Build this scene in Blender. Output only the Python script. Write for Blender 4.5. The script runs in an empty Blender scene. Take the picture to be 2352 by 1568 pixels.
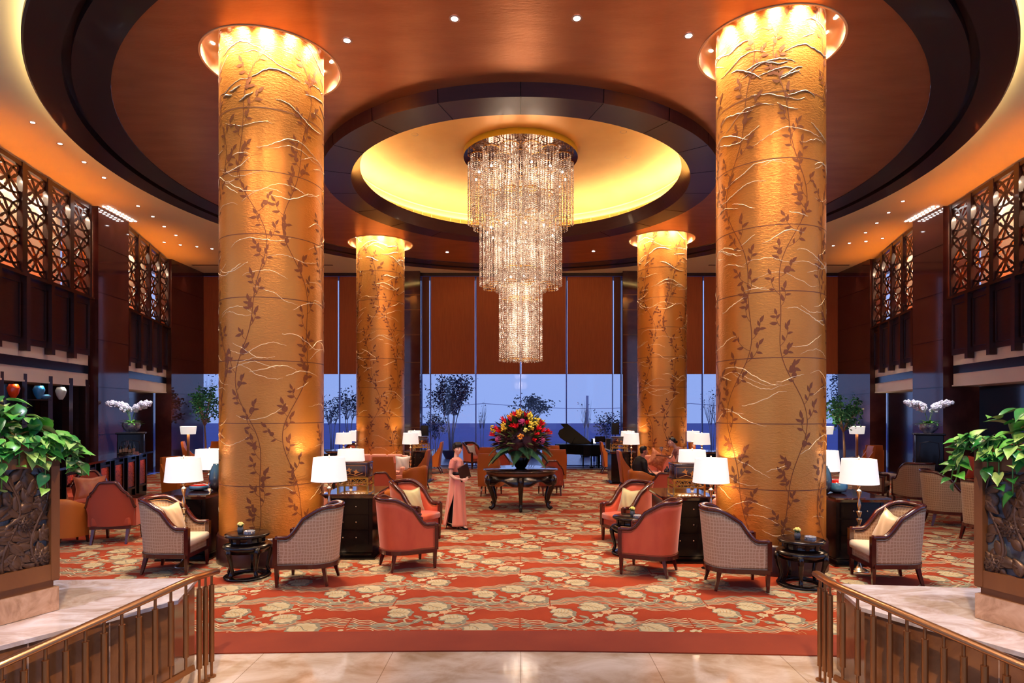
import bpy, bmesh, math, random
from mathutils import Vector, Matrix, noise
random.seed(7)
PI=math.pi; TAU=2*PI
sc=bpy.context.scene
C=sc.collection
cam_h=2.25; FPX=1420.0; VX=1196.0; VY=944.0
# place measured in metres: x to the right, y away from the entrance, z up; carpet at z=0
def fl(px,py,z=0.0):
    D=(cam_h-z)*FPX/(py-VY); return ((px-VX)/FPX*D, D)
def cx(px,D): return (px-VX)/FPX*D
def zz(py,D): return cam_h-(py-VY)/FPX*D
cam=bpy.data.cameras.new('camera'); co=bpy.data.objects.new('camera',cam); C.objects.link(co)
co.location=(0,0,cam_h); co.rotation_euler=(PI/2,0,0)
cam.sensor_width=36; cam.lens=FPX*36/2352; cam.shift_x=-(VX-1176)/2352; cam.shift_y=(VY-784)/2352
cam.clip_end=2000
sc.camera=co
sc.view_settings.view_transform='Standard'; sc.view_settings.look='None'
sc.view_settings.gamma=1.0; sc.view_settings.use_curve_mapping=False
sc.view_settings.exposure=0.78
sc.cycles.use_denoising=True
try: sc.cycles.denoiser='OPENIMAGEDENOISE'
except Exception: pass
sc.cycles.use_adaptive_sampling=True; sc.cycles.adaptive_threshold=0.045; sc.cycles.time_limit=900
sc.cycles.max_bounces=6; sc.cycles.diffuse_bounces=4; sc.cycles.glossy_bounces=4; sc.cycles.transparent_max_bounces=16
sc.cycles.transmission_bounces=5; sc.cycles.caustics_reflective=False; sc.cycles.caustics_refractive=False
sc.cycles.sample_clamp_indirect=4.0; sc.cycles.use_light_tree=True

# ---------------------------------------------------------------- materials
def lin(c):
    r=[]
    for v in c:
        v=v/255.0
        r.append(v/12.92 if v<=0.04045 else ((v+0.055)/1.055)**2.4)
    return (r[0],r[1],r[2],1.0)
MATS={}
def mat(name,col,rough=0.5,metal=0.0,spec=0.5,emit=None,es=0.0,var=None,vscale=5.0,bump=0.0,bscale=40.0,coat=0.0,trans=0.0,alpha=1.0,sheen=0.0,stretch=(1,1,1),sub=0.0):
    if name in MATS: return MATS[name]
    m=bpy.data.materials.new(name); m.use_nodes=True
    nt=m.node_tree; b=nt.nodes['Principled BSDF']
    b.inputs['Base Color'].default_value=lin(col); b.inputs['Roughness'].default_value=rough
    b.inputs['Metallic'].default_value=metal; b.inputs['Specular IOR Level'].default_value=spec
    b.inputs['Coat Weight'].default_value=coat; b.inputs['Coat Roughness'].default_value=0.08
    b.inputs['Transmission Weight'].default_value=trans; b.inputs['Alpha'].default_value=alpha
    b.inputs['Sheen Weight'].default_value=sheen
    if emit: b.inputs['Emission Color'].default_value=lin(emit); b.inputs['Emission Strength'].default_value=es
    if var or bump:
        tc=nt.nodes.new('ShaderNodeTexCoord'); mp=nt.nodes.new('ShaderNodeMapping'); mp.inputs['Scale'].default_value=stretch
        nt.links.new(tc.outputs['Object'],mp.inputs['Vector'])
    if var:
        n=nt.nodes.new('ShaderNodeTexNoise'); n.inputs['Scale'].default_value=vscale; n.inputs['Detail'].default_value=5
        nt.links.new(mp.outputs[0],n.inputs['Vector'])
        cr=nt.nodes.new('ShaderNodeValToRGB'); cr.color_ramp.elements[0].position=0.32; cr.color_ramp.elements[1].position=0.68
        cr.color_ramp.elements[0].color=lin(col); cr.color_ramp.elements[1].color=lin(var)
        nt.links.new(n.outputs['Fac'],cr.inputs[0]); nt.links.new(cr.outputs[0],b.inputs['Base Color'])
    if bump:
        n2=nt.nodes.new('ShaderNodeTexNoise'); n2.inputs['Scale'].default_value=bscale; n2.inputs['Detail'].default_value=4
        nt.links.new(mp.outputs[0],n2.inputs['Vector'])
        bp=nt.nodes.new('ShaderNodeBump'); bp.inputs['Strength'].default_value=bump; bp.inputs['Distance'].default_value=0.02
        nt.links.new(n2.outputs['Fac'],bp.inputs['Height']); nt.links.new(bp.outputs[0],b.inputs['Normal'])
    MATS[name]=m; return m
def glow(name,col,s):
    if name in MATS: return MATS[name]
    m=bpy.data.materials.new(name); m.use_nodes=True; nt=m.node_tree; nt.nodes.clear()
    o=nt.nodes.new('ShaderNodeOutputMaterial'); e=nt.nodes.new('ShaderNodeEmission')
    e.inputs[0].default_value=lin(col); e.inputs[1].default_value=s; nt.links.new(e.outputs[0],o.inputs[0])
    MATS[name]=m; return m
def checker_weave(name,c1,c2,scale=26):
    m=mat(name,c1,0.85,spec=0.2,sheen=0.2); nt=m.node_tree; b=nt.nodes['Principled BSDF']
    tc=nt.nodes.new('ShaderNodeTexCoord'); acc=None
    nz=nt.nodes.new('ShaderNodeTexNoise'); nz.inputs['Scale'].default_value=6
    nt.links.new(tc.outputs['Object'],nz.inputs['Vector'])
    mixv=nt.nodes.new('ShaderNodeMixRGB'); mixv.blend_type='ADD'; mixv.inputs[0].default_value=0.05
    nt.links.new(tc.outputs['Object'],mixv.inputs[1]); nt.links.new(nz.outputs['Color'],mixv.inputs[2])
    sep=nt.nodes.new('ShaderNodeSeparateXYZ'); nt.links.new(mixv.outputs[0],sep.inputs[0])
    at=nt.nodes.new('ShaderNodeMath'); at.operation='ARCTAN2'
    nt.links.new(sep.outputs[1],at.inputs[0]); nt.links.new(sep.outputs[0],at.inputs[1])
    add=nt.nodes.new('ShaderNodeMath'); add.operation='MULTIPLY'; add.inputs[1].default_value=.42; nt.links.new(at.outputs[0],add.inputs[0])
    outs=[]
    for src in (add.outputs[0],sep.outputs[2]):
        mu=nt.nodes.new('ShaderNodeMath'); mu.operation='MULTIPLY'; mu.inputs[1].default_value=scale*TAU; nt.links.new(src,mu.inputs[0])
        s=nt.nodes.new('ShaderNodeMath'); s.operation='SINE'; nt.links.new(mu.outputs[0],s.inputs[0])
        g=nt.nodes.new('ShaderNodeMath'); g.operation='GREATER_THAN'; g.inputs[1].default_value=0.62; nt.links.new(s.outputs[0],g.inputs[0]); outs.append(g)
    mx=nt.nodes.new('ShaderNodeMath'); mx.operation='MAXIMUM'
    nt.links.new(outs[0].outputs[0],mx.inputs[0]); nt.links.new(outs[1].outputs[0],mx.inputs[1])
    mc=nt.nodes.new('ShaderNodeMixRGB'); mc.inputs[1].default_value=lin(c1); mc.inputs[2].default_value=lin(c2)
    nt.links.new(mx.outputs[0],mc.inputs[0]); nt.links.new(mc.outputs[0],b.inputs['Base Color'])
    return m
def marble(name,c1,c2,c3,rough=0.12,scale=1.3,stretch=(1,2.2,1),tile=None,dist=1.4):
    m=mat(name,c1,rough,spec=0.5); nt=m.node_tree; b=nt.nodes['Principled BSDF']
    tc=nt.nodes.new('ShaderNodeTexCoord'); mp=nt.nodes.new('ShaderNodeMapping'); mp.inputs['Scale'].default_value=stretch
    mp.inputs['Rotation'].default_value=(0,0,0.5); nt.links.new(tc.outputs['Object'],mp.inputs['Vector'])
    n=nt.nodes.new('ShaderNodeTexNoise'); n.inputs['Scale'].default_value=scale; n.inputs['Detail'].default_value=9; n.inputs['Roughness'].default_value=0.62; n.inputs['Distortion'].default_value=dist
    nt.links.new(mp.outputs[0],n.inputs['Vector'])
    cr=nt.nodes.new('ShaderNodeValToRGB'); e=cr.color_ramp.elements
    e[0].position=0.33; e[0].color=lin(c3); e[1].position=0.66; e[1].color=lin(c1)
    k=e.new(0.48); k.color=lin(c2)
    nt.links.new(n.outputs['Fac'],cr.inputs[0]); out=cr.outputs[0]
    if tile:
        br=nt.nodes.new('ShaderNodeTexBrick'); br.offset=0; br.inputs['Scale'].default_value=1.0
        br.inputs['Brick Width'].default_value=tile; br.inputs['Row Height'].default_value=tile; br.inputs['Mortar Size'].default_value=0.004
        br.inputs['Color1'].default_value=(1,1,1,1); br.inputs['Color2'].default_value=(0.93,0.93,0.93,1); br.inputs['Mortar'].default_value=(0.55,0.5,0.45,1)
        nt.links.new(tc.outputs['Object'],br.inputs['Vector'])
        mm=nt.nodes.new('ShaderNodeMixRGB'); mm.blend_type='MULTIPLY'; mm.inputs[0].default_value=1
        nt.links.new(out,mm.inputs[1]); nt.links.new(br.outputs[0],mm.inputs[2]); out=mm.outputs[0]
    nt.links.new(out,b.inputs['Base Color']); return m
def pane_glass(name,tint=(0.92,0.95,1,1),refl=0.07):
    m=bpy.data.materials.new(name); m.use_nodes=True; nt=m.node_tree; nt.nodes.clear()
    o=nt.nodes.new('ShaderNodeOutputMaterial'); t=nt.nodes.new('ShaderNodeBsdfTransparent'); t.inputs[0].default_value=tint
    g=nt.nodes.new('ShaderNodeBsdfGlossy'); g.inputs['Roughness'].default_value=0.02
    mx=nt.nodes.new('ShaderNodeMixShader'); fr=nt.nodes.new('ShaderNodeFresnel'); fr.inputs[0].default_value=1.35
    nt.links.new(fr.outputs[0],mx.inputs[0])
    nt.links.new(t.outputs[0],mx.inputs[1]); nt.links.new(g.outputs[0],mx.inputs[2]); nt.links.new(mx.outputs[0],o.inputs[0])
    MATS[name]=m; return m
def bead_mat(name):
    m=bpy.data.materials.new(name); m.use_nodes=True; nt=m.node_tree; nt.nodes.clear()
    o=nt.nodes.new('ShaderNodeOutputMaterial'); t=nt.nodes.new('ShaderNodeBsdfTransparent'); t.inputs[0].default_value=(.98,.95,.9,1)
    g=nt.nodes.new('ShaderNodeBsdfGlossy'); g.inputs['Roughness'].default_value=0.22; g.inputs[0].default_value=(1,.97,.93,1)
    d1=nt.nodes.new('ShaderNodeBsdfTranslucent'); d1.inputs[0].default_value=(.92,.86,.79,1); d2=nt.nodes.new('ShaderNodeBsdfDiffuse'); d2.inputs[0].default_value=(.88,.82,.76,1)
    d=nt.nodes.new('ShaderNodeMixShader'); nt.links.new(d1.outputs[0],d.inputs[1]); nt.links.new(d2.outputs[0],d.inputs[2])
    tc=nt.nodes.new('ShaderNodeTexCoord'); nz=nt.nodes.new('ShaderNodeTexNoise'); nz.inputs['Scale'].default_value=33; nz.inputs['Detail'].default_value=1
    nt.links.new(tc.outputs['Object'],nz.inputs['Vector']); cr=nt.nodes.new('ShaderNodeValToRGB'); e=cr.color_ramp.elements
    e[0].position=.40; e[0].color=lin((176,142,114)); e[1].position=.58; e[1].color=lin((255,248,238))
    nt.links.new(nz.outputs['Fac'],cr.inputs[0]); nt.links.new(cr.outputs[0],d1.inputs[0]); nt.links.new(cr.outputs[0],d2.inputs[0])
    m1=nt.nodes.new('ShaderNodeMixShader'); m1.inputs[0].default_value=0.62
    nt.links.new(g.outputs[0],m1.inputs[1]); nt.links.new(d.outputs[0],m1.inputs[2])
    m2=nt.nodes.new('ShaderNodeMixShader'); m2.inputs[0].default_value=0.86
    nt.links.new(t.outputs[0],m2.inputs[1]); nt.links.new(m1.outputs[0],m2.inputs[2]); nt.links.new(m2.outputs[0],o.inputs[0])
    MATS[name]=m; return m

# ---------------------------------------------------------------- mesh builder
class MB:
    def __init__(s,T=None): s.v=[]; s.f=[]; s.m=[]; s.sm=[]; s.T=T or Matrix.Identity(4)
    def add(s,vs,fs,mi=0,smooth=False,T=None):
        n=len(s.v); M=s.T@T if T is not None else s.T
        s.v+= [tuple(M@Vector(p)) for p in vs]
        for f in fs: s.f.append([n+i for i in f]); s.m.append(mi); s.sm.append(smooth)
        return s
    def box(s,c,d,mi=0,rz=0,bev=0,T=None,taper=1.0):
        x,y,z=d[0]/2,d[1]/2,d[2]/2
        R=Matrix.Translation(c)@Matrix.Rotation(rz,4,'Z')
        if T is not None: R=T@R
        if bev<=0:
            t=taper
            vs=[(-x*t,-y*t,-z),(x*t,-y*t,-z),(x*t,y*t,-z),(-x*t,y*t,-z),(-x,-y,z),(x,-y,z),(x,y,z),(-x,y,z)]
            fs=[(0,3,2,1),(4,5,6,7),(0,1,5,4),(1,2,6,5),(2,3,7,6),(3,0,4,7)]
            return s.add(vs,fs,mi,False,R)
        return s.rbox(d,bev,mi,R)
    def rbox(s,d,r,mi=0,T=None,n=3,puff=0.0):
        # rounded box from a sphere-like grid
        hx,hy,hz=d[0]/2,d[1]/2,d[2]/2; r=min(r,hx,hy,hz)
        bm=bmesh.new(); bmesh.ops.create_cube(bm,size=2)
        bmesh.ops.subdivide_edges(bm,edges=bm.edges[:],cuts=3 if puff else 1,use_grid_fill=True) if puff else None
        for v in bm.verts: v.co=Vector((v.co.x*hx,v.co.y*hy,v.co.z*hz))
        if puff:
            for v in bm.verts:
                u,w=v.co.x/hx,v.co.y/hy
                if v.co.z>0.0: v.co.z+=puff*(1-u*u)*(1-w*w)
        sharp=[e for e in bm.edges if e.calc_face_angle(0)>0.9]
        bmesh.ops.bevel(bm,geom=sharp,offset=r,segments=n,affect='EDGES',profile=0.5)
        bm.verts.index_update()
        s.add([tuple(v.co) for v in bm.verts],[[v.index for v in f.verts] for f in bm.faces],mi,True,T); bm.free(); return s
    def lathe(s,prof,seg=24,c=(0,0,0),mi=0,smooth=True,a0=0,a1=TAU,cap=True,sx=1,sy=1,T=None):
        vs=[];full=abs(a1-a0-TAU)<1e-6; k=seg if full else seg+1
        for (r,z) in prof:
            for i in range(k):
                a=a0+(a1-a0)*i/seg; vs.append((c[0]+r*math.cos(a)*sx,c[1]+r*math.sin(a)*sy,c[2]+z))
        fs=[]
        for j in range(len(prof)-1):
            for i in range(seg):
                i2=(i+1)%k; fs.append((j*k+i,j*k+i2,(j+1)*k+i2,(j+1)*k+i))
        s.add(vs,fs,mi,smooth,T)
        if cap and full:
            if prof[0][0]>1e-4: s.add(vs[:k],[list(range(k))[::-1]],mi,False,T)
            if prof[-1][0]>1e-4: s.add(vs[-k:],[list(range(k))],mi,False,T)
        return s
    def cyl(s,p,r,h,seg=16,mi=0,r2=None,smooth=True,T=None):
        return s.lathe([(r,0),(r if r2 is None else r2,h)],seg,p,mi,smooth,T=T)
    def ell(s,c,r,mi=0,seg=12,rings=8,T=None,smooth=True):
        vs=[];fs=[]
        R=r if isinstance(r,(tuple,list)) else (r,r,r)
        for j in range(rings+1):
            ph=PI*j/rings
            for i in range(seg):
                a=TAU*i/seg; vs.append((c[0]+R[0]*math.sin(ph)*math.cos(a),c[1]+R[1]*math.sin(ph)*math.sin(a),c[2]-R[2]*math.cos(ph)))
        for j in range(rings):
            for i in range(seg):
                i2=(i+1)%seg; fs.append((j*seg+i,j*seg+i2,(j+1)*seg+i2,(j+1)*seg+i))
        return s.add(vs,fs,mi,smooth,T)
    def tube(s,path,rad,n=8,mi=0,closed=False,smooth=True,sq=1.0,up=None,T=None,cap=True,prof=None,rot=0):
        P=[Vector(p) for p in path]; N=len(P)
        rr=rad if isinstance(rad,(list,tuple)) else [rad]*N
        if prof is None: prof=[(math.cos(TAU*i/n+rot),math.sin(TAU*i/n+rot)*sq) for i in range(n)]
        n=len(prof); vs=[]; last=None
        for i,p in enumerate(P):
            if closed: t=P[(i+1)%N]-P[i-1]
            else: t=P[min(i+1,N-1)]-P[max(i-1,0)]
            if t.length<1e-9: t=Vector((0,0,1))
            t.normalize()
            if up is not None: u=Vector(up)
            elif last is not None: u=last
            else: u=Vector((0,0,1)) if abs(t.z)<0.9 else Vector((1,0,0))
            sd=t.cross(u)
            if sd.length<1e-6: sd=t.cross(Vector((1,0.3,0)))
            sd.normalize(); u2=sd.cross(t).normalized(); last=u2
            for (a,b) in prof: vs.append(tuple(p+sd*a*rr[i]+u2*b*rr[i]))
        fs=[]
        for j in range(N if closed else N-1):
            j2=(j+1)%N
            for i in range(n): i2=(i+1)%n; fs.append((j*n+i,j*n+i2,j2*n+i2,j2*n+i))
        if cap and not closed: fs.append(list(range(n))[::-1]); fs.append([(N-1)*n+i for i in range(n)])
        return s.add(vs,fs,mi,smooth,T)
    def bar(s,path,w,h,mi=0,closed=False,up=(0,0,1),T=None):
        return s.tube(path,1.0,mi=mi,closed=closed,smooth=False,up=up,T=T,prof=[(-w/2,-h/2),(w/2,-h/2),(w/2,h/2),(-w/2,h/2)])
    def prism(s,poly,z0,z1,mi=0,T=None,smooth=False):
        n=len(poly); vs=[(x,y,z0) for x,y in poly]+[(x,y,z1) for x,y in poly]
        fs=[list(range(n))[::-1],[n+i for i in range(n)]]+[(i,(i+1)%n,n+(i+1)%n,n+i) for i in range(n)]
        return s.add(vs,fs,mi,smooth,T)
    def grid(s,fn,nu,nv,mi=0,smooth=True,T=None,cu=False):
        vs=[fn(i/nu,j/nv) for j in range(nv+1) for i in range(nu+1)]
        fs=[(j*(nu+1)+i,j*(nu+1)+i+1,(j+1)*(nu+1)+i+1,(j+1)*(nu+1)+i) for j in range(nv) for i in range(nu)]
        return s.add(vs,fs,mi,smooth,T)
    def build(s,name,mats,parent=None,recalc=True):
        me=bpy.data.meshes.new(name); me.from_pydata(s.v,[],s.f)
        for m in (mats if isinstance(mats,(list,tuple)) else [mats]): me.materials.append(m)
        me.polygons.foreach_set('material_index',s.m); me.polygons.foreach_set('use_smooth',s.sm)
        if recalc:
            bm=bmesh.new(); bm.from_mesh(me); bmesh.ops.recalc_face_normals(bm,faces=bm.faces); bm.to_mesh(me); bm.free()
        me.update()
        o=bpy.data.objects.new(name,me); C.objects.link(o)
        if parent is not None: o.parent=parent
        return o
def tag(o,label=None,cat=None,group=None,kind=None):
    if label: o['label']=label
    if cat: o['category']=cat
    if group: o['group']=group
    elif 'group' in o.keys() and group=='' : del o['group']
    if kind: o['kind']=kind
    return o
def thing(name,label,cat,loc=(0,0,0),rz=0,group=None):
    o=bpy.data.objects.new(name,None); C.objects.link(o); o.empty_display_size=0.1
    o.location=loc; o.rotation_euler=(0,0,rz); tag(o,label,cat,group); return o
def dup(o,loc=None,rz=None,label=None,group=None,parent=None,scale=None):
    c=o.copy(); C.objects.link(c)
    if parent is not None: c.parent=parent
    for ch in list(o.children): dup(ch,parent=c)
    if loc is not None: c.location=loc
    if rz is not None: c.rotation_euler=(0,0,rz)
    if label: c['label']=label
    if group: c['group']=group
    if scale: c.scale=(scale,)*3
    return c
class Kind:
    """first use moves the prototype itself, later uses copy it"""
    def __init__(s,proto): s.p=proto; s.used=False
    def put(s,loc,rz=0,label=None,group=None,scale=None):
        if not s.used:
            s.used=True; o=s.p; o.location=loc; o.rotation_euler=(0,0,rz)
            if label: o['label']=label
            if group: o['group']=group
            if scale: o.scale=(scale,)*3
            return o
        return dup(s.p,loc,rz,label,group,scale=scale if scale else 1.0)
def struct(name,mb,m):
    o=mb.build(name,m); o['kind']='structure'; return o
def lamp(kind,loc,energy,col,size=0.05,target=None,name='light',spot=1.2,blend=0.6,sy=None,shape=None,spread=None):
    l=bpy.data.lights.new(name,kind); l.energy=energy; l.color=lin(col)[:3]
    o=bpy.data.objects.new(name,l); C.objects.link(o); o.location=loc
    if kind=='AREA':
        l.size=size
        if sy: l.shape='RECTANGLE'; l.size_y=sy
        if spread: l.spread=spread
    else: l.shadow_soft_size=size
    if kind=='SPOT': l.spot_size=spot; l.spot_blend=blend
    if target is not None:
        d=Vector(target)-Vector(loc); o.rotation_euler=d.to_track_quat('-Z','Y').to_euler()
    return o

# palette
gold=None
M_darkwood=mat('dark_walnut',(38,17,15),0.28,spec=0.5,var=(52,24,20),vscale=3,stretch=(1,1,8),coat=0.25)
M_black=mat('black_lacquer',(12,8,9),0.22,spec=0.3,coat=0.04)
M_piano=mat('piano_black',(3,3,4),0.35,spec=0.10)
M_blackwood=mat('ebonised_wood',(20,10,10),0.2,spec=0.45,coat=0.2)
M_mahog=mat('mahogany',(74,20,15),0.2,spec=0.6,coat=0.5)
M_stone=mat('red_brown_stone',(66,32,32),0.07,spec=0.6,var=(84,46,42),vscale=2.2,coat=0.3)
M_white=mat('white_plaster',(238,228,224),0.6)
M_cream=mat('cream_ceiling',(228,205,170),0.55)
M_brass=mat('satin_brass',(182,128,84),0.3,metal=0.95)
M_brassd=mat('brushed_bronze',(158,106,62),0.38,metal=0.9)
M_gilt=mat('gilt_metal',(214,160,70),0.22,metal=1.0)
M_chrome=mat('brushed_nickel',(200,185,165),0.22,metal=1.0)
M_orleather=mat('orange_leather',(184,98,34),0.42,spec=0.4,bump=0.1,bscale=60)
M_camel=mat('ochre_leather',(178,98,34),0.45,spec=0.4)
M_mustard=mat('mustard_cloth',(158,104,36),0.7)
M_orcloth=mat('orange_moire_cloth',(206,74,38),0.6,sheen=0.3,var=(224,98,54),vscale=5,stretch=(1,1,.35))
M_redcloth=mat('terracotta_cloth',(170,66,34),0.75,sheen=0.2)
M_pink=mat('coral_velvet',(232,150,124),0.7,sheen=0.4)
M_beige=checker_weave('beige_check_weave',(186,148,112),(208,178,144),23)
M_beiged=checker_weave('taupe_check_weave',(150,118,88),(174,142,110),23)
M_seat=mat('ivory_cloth',(222,206,178),0.75,sheen=0.2,bump=0.15,bscale=120)
M_champ=mat('champagne_satin',(214,178,138),0.35,spec=0.5,sheen=0.4,bump=0.1,bscale=9)
M_gsatin=mat('pale_gold_satin',(214,196,140),0.3,spec=0.5,sheen=0.4)
M_copil=mat('copper_satin',(176,92,56),0.35,sheen=0.4,var=(196,112,70),vscale=8)
M_skin=mat('skin',(236,184,158),0.5,sub=0.1)
M_hair=mat('black_hair',(9,7,9),0.5,bump=0.3,bscale=80,stretch=(1,1,.2))
M_suit=mat('black_suit_cloth',(14,12,16),0.7)
M_leaf=mat('pothos_leaf',(62,150,46),0.32,spec=0.5,var=(120,184,80),vscale=14)
M_leaf2=mat('ficus_leaf',(30,104,66),0.4,var=(60,140,90),vscale=9)
M_stem=mat('green_stem',(92,140,58),0.5)
M_shade=mat('linen_lampshade',(245,240,235),0.8,emit=(255,246,238),es=0.38)
M_bulb=glow('downlight_lens',(255,250,255),9)
# ================================================================ SETTING
RC=(0.0,14.55)          # centre of the round ceiling
ZD=cam_h+5.36           # main ceiling disc
ZP=7.85                 # perimeter ceiling
COLS=[(-3.85,9.6),(3.68,9.15),(-4.50,19.85),(4.42,19.35)]
YB=25.2
# ---- floors
M_marb=marble('cream_marble',(226,210,196),(202,178,156),(174,142,112),0.07,1.7,(1,1.5,1),tile=1.2,dist=.5)
M_marbtop=marble('pale_marble',(214,204,204),(196,178,170),(170,146,132),0.14,2.4,(1,1.6,1))
M_marbplinth=marble('travertine',(206,168,140),(186,146,116),(160,120,92),0.25,5,(1,1,1))
M_marbbrown=marble('brown_marble',(150,98,60),(132,84,50),(112,68,40),0.16,2.0,(1,1,1))
m=MB(); m.prism([(-3.0,4.5),(3.0,4.5),(13.3,5.5),(13.3,YB+.2),(-13.3,YB+.2),(-13.3,5.5)],-0.05,-0.012)
struct('floor_marble',m,M_marb)
m=MB()
for k in range(4): m.box((0,4.5-.17-.34*k,-.06-.16*k-.08),(6.4,.36,.16))
m.box((0,1.2,-.78),(9,4.0,.1))
struct('floor_entrance_steps',m,M_marb)
# ---- carpet with its woven pattern (all pattern is in this one mesh)
CARP=[mat('carpet_red',(168,66,30),0.95,spec=0.1,var=(150,55,24),vscale=1.3,sheen=0.05,bump=0.25,bscale=300),
 mat('carpet_cream',(196,180,146),0.95,spec=0.1,var=(184,166,130),vscale=6),
 mat('carpet_sage',(136,128,108),0.95,spec=0.1),
 mat('carpet_tan',(206,156,116),0.95,spec=0.1),
 mat('carpet_border',(144,60,32),0.95,spec=0.1,var=(132,52,28),vscale=2.0,sheen=0.1),
 mat('carpet_vein',(182,144,98),0.95,spec=0.1)]
random.seed(3)
def front_edge(x,inn=0.0): return 5.82+inn-0.008*x*x-(0.02*x if x>0 else 0)
m=MB()
xs=[-13+i*26/60 for i in range(61)]
vs=[(x,front_edge(x),0) for x in xs]+[(x,front_edge(x,.52),0) for x in xs]
m.add(vs,[(i,i+1,61+i+1,61+i) for i in range(60)],4)
vs=[(x,front_edge(x,.52),0) for x in xs]+[(x,24.0,0) for x in xs]
m.add(vs,[(i,i+1,61+i+1,61+i) for i in range(60)],0)
vs=[(x,front_edge(x),-.011) for x in xs]+[(x,front_edge(x),0) for x in xs]
m.add(vs,[(i,i+1,61+i+1,61+i) for i in range(60)],4)
def leaf_blob(cx_,cy_,L,W,rot,z,mi,lobes=9,sc_=1.0):
    pts=[]; n=36
    for i in range(n):
        a=TAU*i/n; r=1+.10*abs(math.sin(a*lobes/2))-.12*math.exp(-((a-PI)**2)/.08)
        x=L*.5*r*math.cos(a)*(1+.12*math.cos(a)); y=W*.5*r*math.sin(a)
        x*=sc_;y*=sc_
        pts.append((cx_+x*math.cos(rot)-y*math.sin(rot),cy_+x*math.sin(rot)+y*math.cos(rot),z))
    return pts
TP=[]   # (material, points) polygons of one repeat
def poly(mi,pts): TP.append((mi,pts))
def ribbon(mi,path,w,z):
    n=len(path); L=[];R=[]
    for i in range(n):
        a=Vector(path[max(i-1,0)]);b=Vector(path[min(i+1,n-1)]); t=(b-a).normalized(); nn=Vector((-t.y,t.x))
        ww=w[i] if isinstance(w,list) else w
        p=Vector(path[i]); L.append(tuple(p+nn*ww/2)+(z,)); R.append(tuple(p-nn*ww/2)+(z,))
    for i in range(n-1): poly(mi,[L[i],L[i+1],R[i+1],R[i]])
PX,PY=1.82,1.42
def lobed(x,y,L,W,rot,k,zz_):
    pts=[]; n=44
    for i in range(n):
        a=TAU*i/n; r=k*(.86+.14*abs(math.cos(a*4.5)))-.26*math.exp(-((a-PI)**2)/.05)
        px=L*.5*r*math.cos(a)*(1+.10*math.cos(a)); py=W*.5*r*math.sin(a)
        pts.append((x+px*math.cos(rot)-py*math.sin(rot),y+px*math.sin(rot)+py*math.cos(rot),zz_))
    return pts
def bigleaf(x,y,L,W,r,cm=1):
    poly(2,lobed(x+.012,y-.01,L,W,r,1.24,.0012)); poly(cm,lobed(x,y,L,W,r,1.0,.0022))
    c,s_=math.cos(r),math.sin(r)
    ribbon(2,[(x+(-.44+k*.13)*L*c-.03*math.sin(k*.9)*s_,y+(-.44+k*.13)*L*s_+.03*math.sin(k*.9)*c) for k in range(7)],.012,.0031)
    for q in (-1,1):
        for k in range(5):
            bx=x+(-.34+.15*k)*L*c; by=y+(-.34+.15*k)*L*s_
            ex=bx+.17*L*c-q*.36*W*math.sin(PI*(.2+.14*k))*s_; ey=by+.17*L*s_+q*.36*W*math.sin(PI*(.2+.14*k))*c
            ribbon(4,[(bx,by),((bx+ex)/2+.012*c,(by+ey)/2),(ex,ey)],.007,.0030)
def flower(x,y,r,cm):
    for k in range(5):
        a=TAU*k/5+.3; c=(x+r*.6*math.cos(a),y+r*.6*math.sin(a))
        poly(cm,[(c[0]+r*.50*math.cos(b*TAU/8),c[1]+r*.50*math.sin(b*TAU/8),.0016+.0002*k) for b in range(8)])
    poly(4 if cm==1 else 1,[(x+r*.25*math.cos(b*TAU/8),y+r*.25*math.sin(b*TAU/8),.0034) for b in range(8)])
def smallleaf(x,y,L,r,mi=2):
    pts=[]
    for i in range(14):
        a=TAU*i/14; px=L*.5*math.cos(a); py=L*.24*math.sin(a)*(1-.3*math.cos(a)); pts.append((x+px*math.cos(r)-py*math.sin(r),y+px*math.sin(r)+py*math.cos(r),.0014))
    poly(mi,pts)
    ribbon(1 if mi!=1 else 4,[(x-.4*L*math.cos(r),y-.4*L*math.sin(r)),(x,y+.006),(x+.4*L*math.cos(r),y+.4*L*math.sin(r))],.008,.0026)
def stem(x,y,pts,w=.014):
    P=[]
    for i in range(len(pts)-1):
        for q in (0,.33,.66): P.append((x+pts[i][0]+(pts[i+1][0]-pts[i][0])*q+.006*math.sin(i*3+q*6),y+pts[i][1]+(pts[i+1][1]-pts[i][1])*q))
    P.append((x+pts[-1][0],y+pts[-1][1])); ribbon(1,P,w,.0018)
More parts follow.
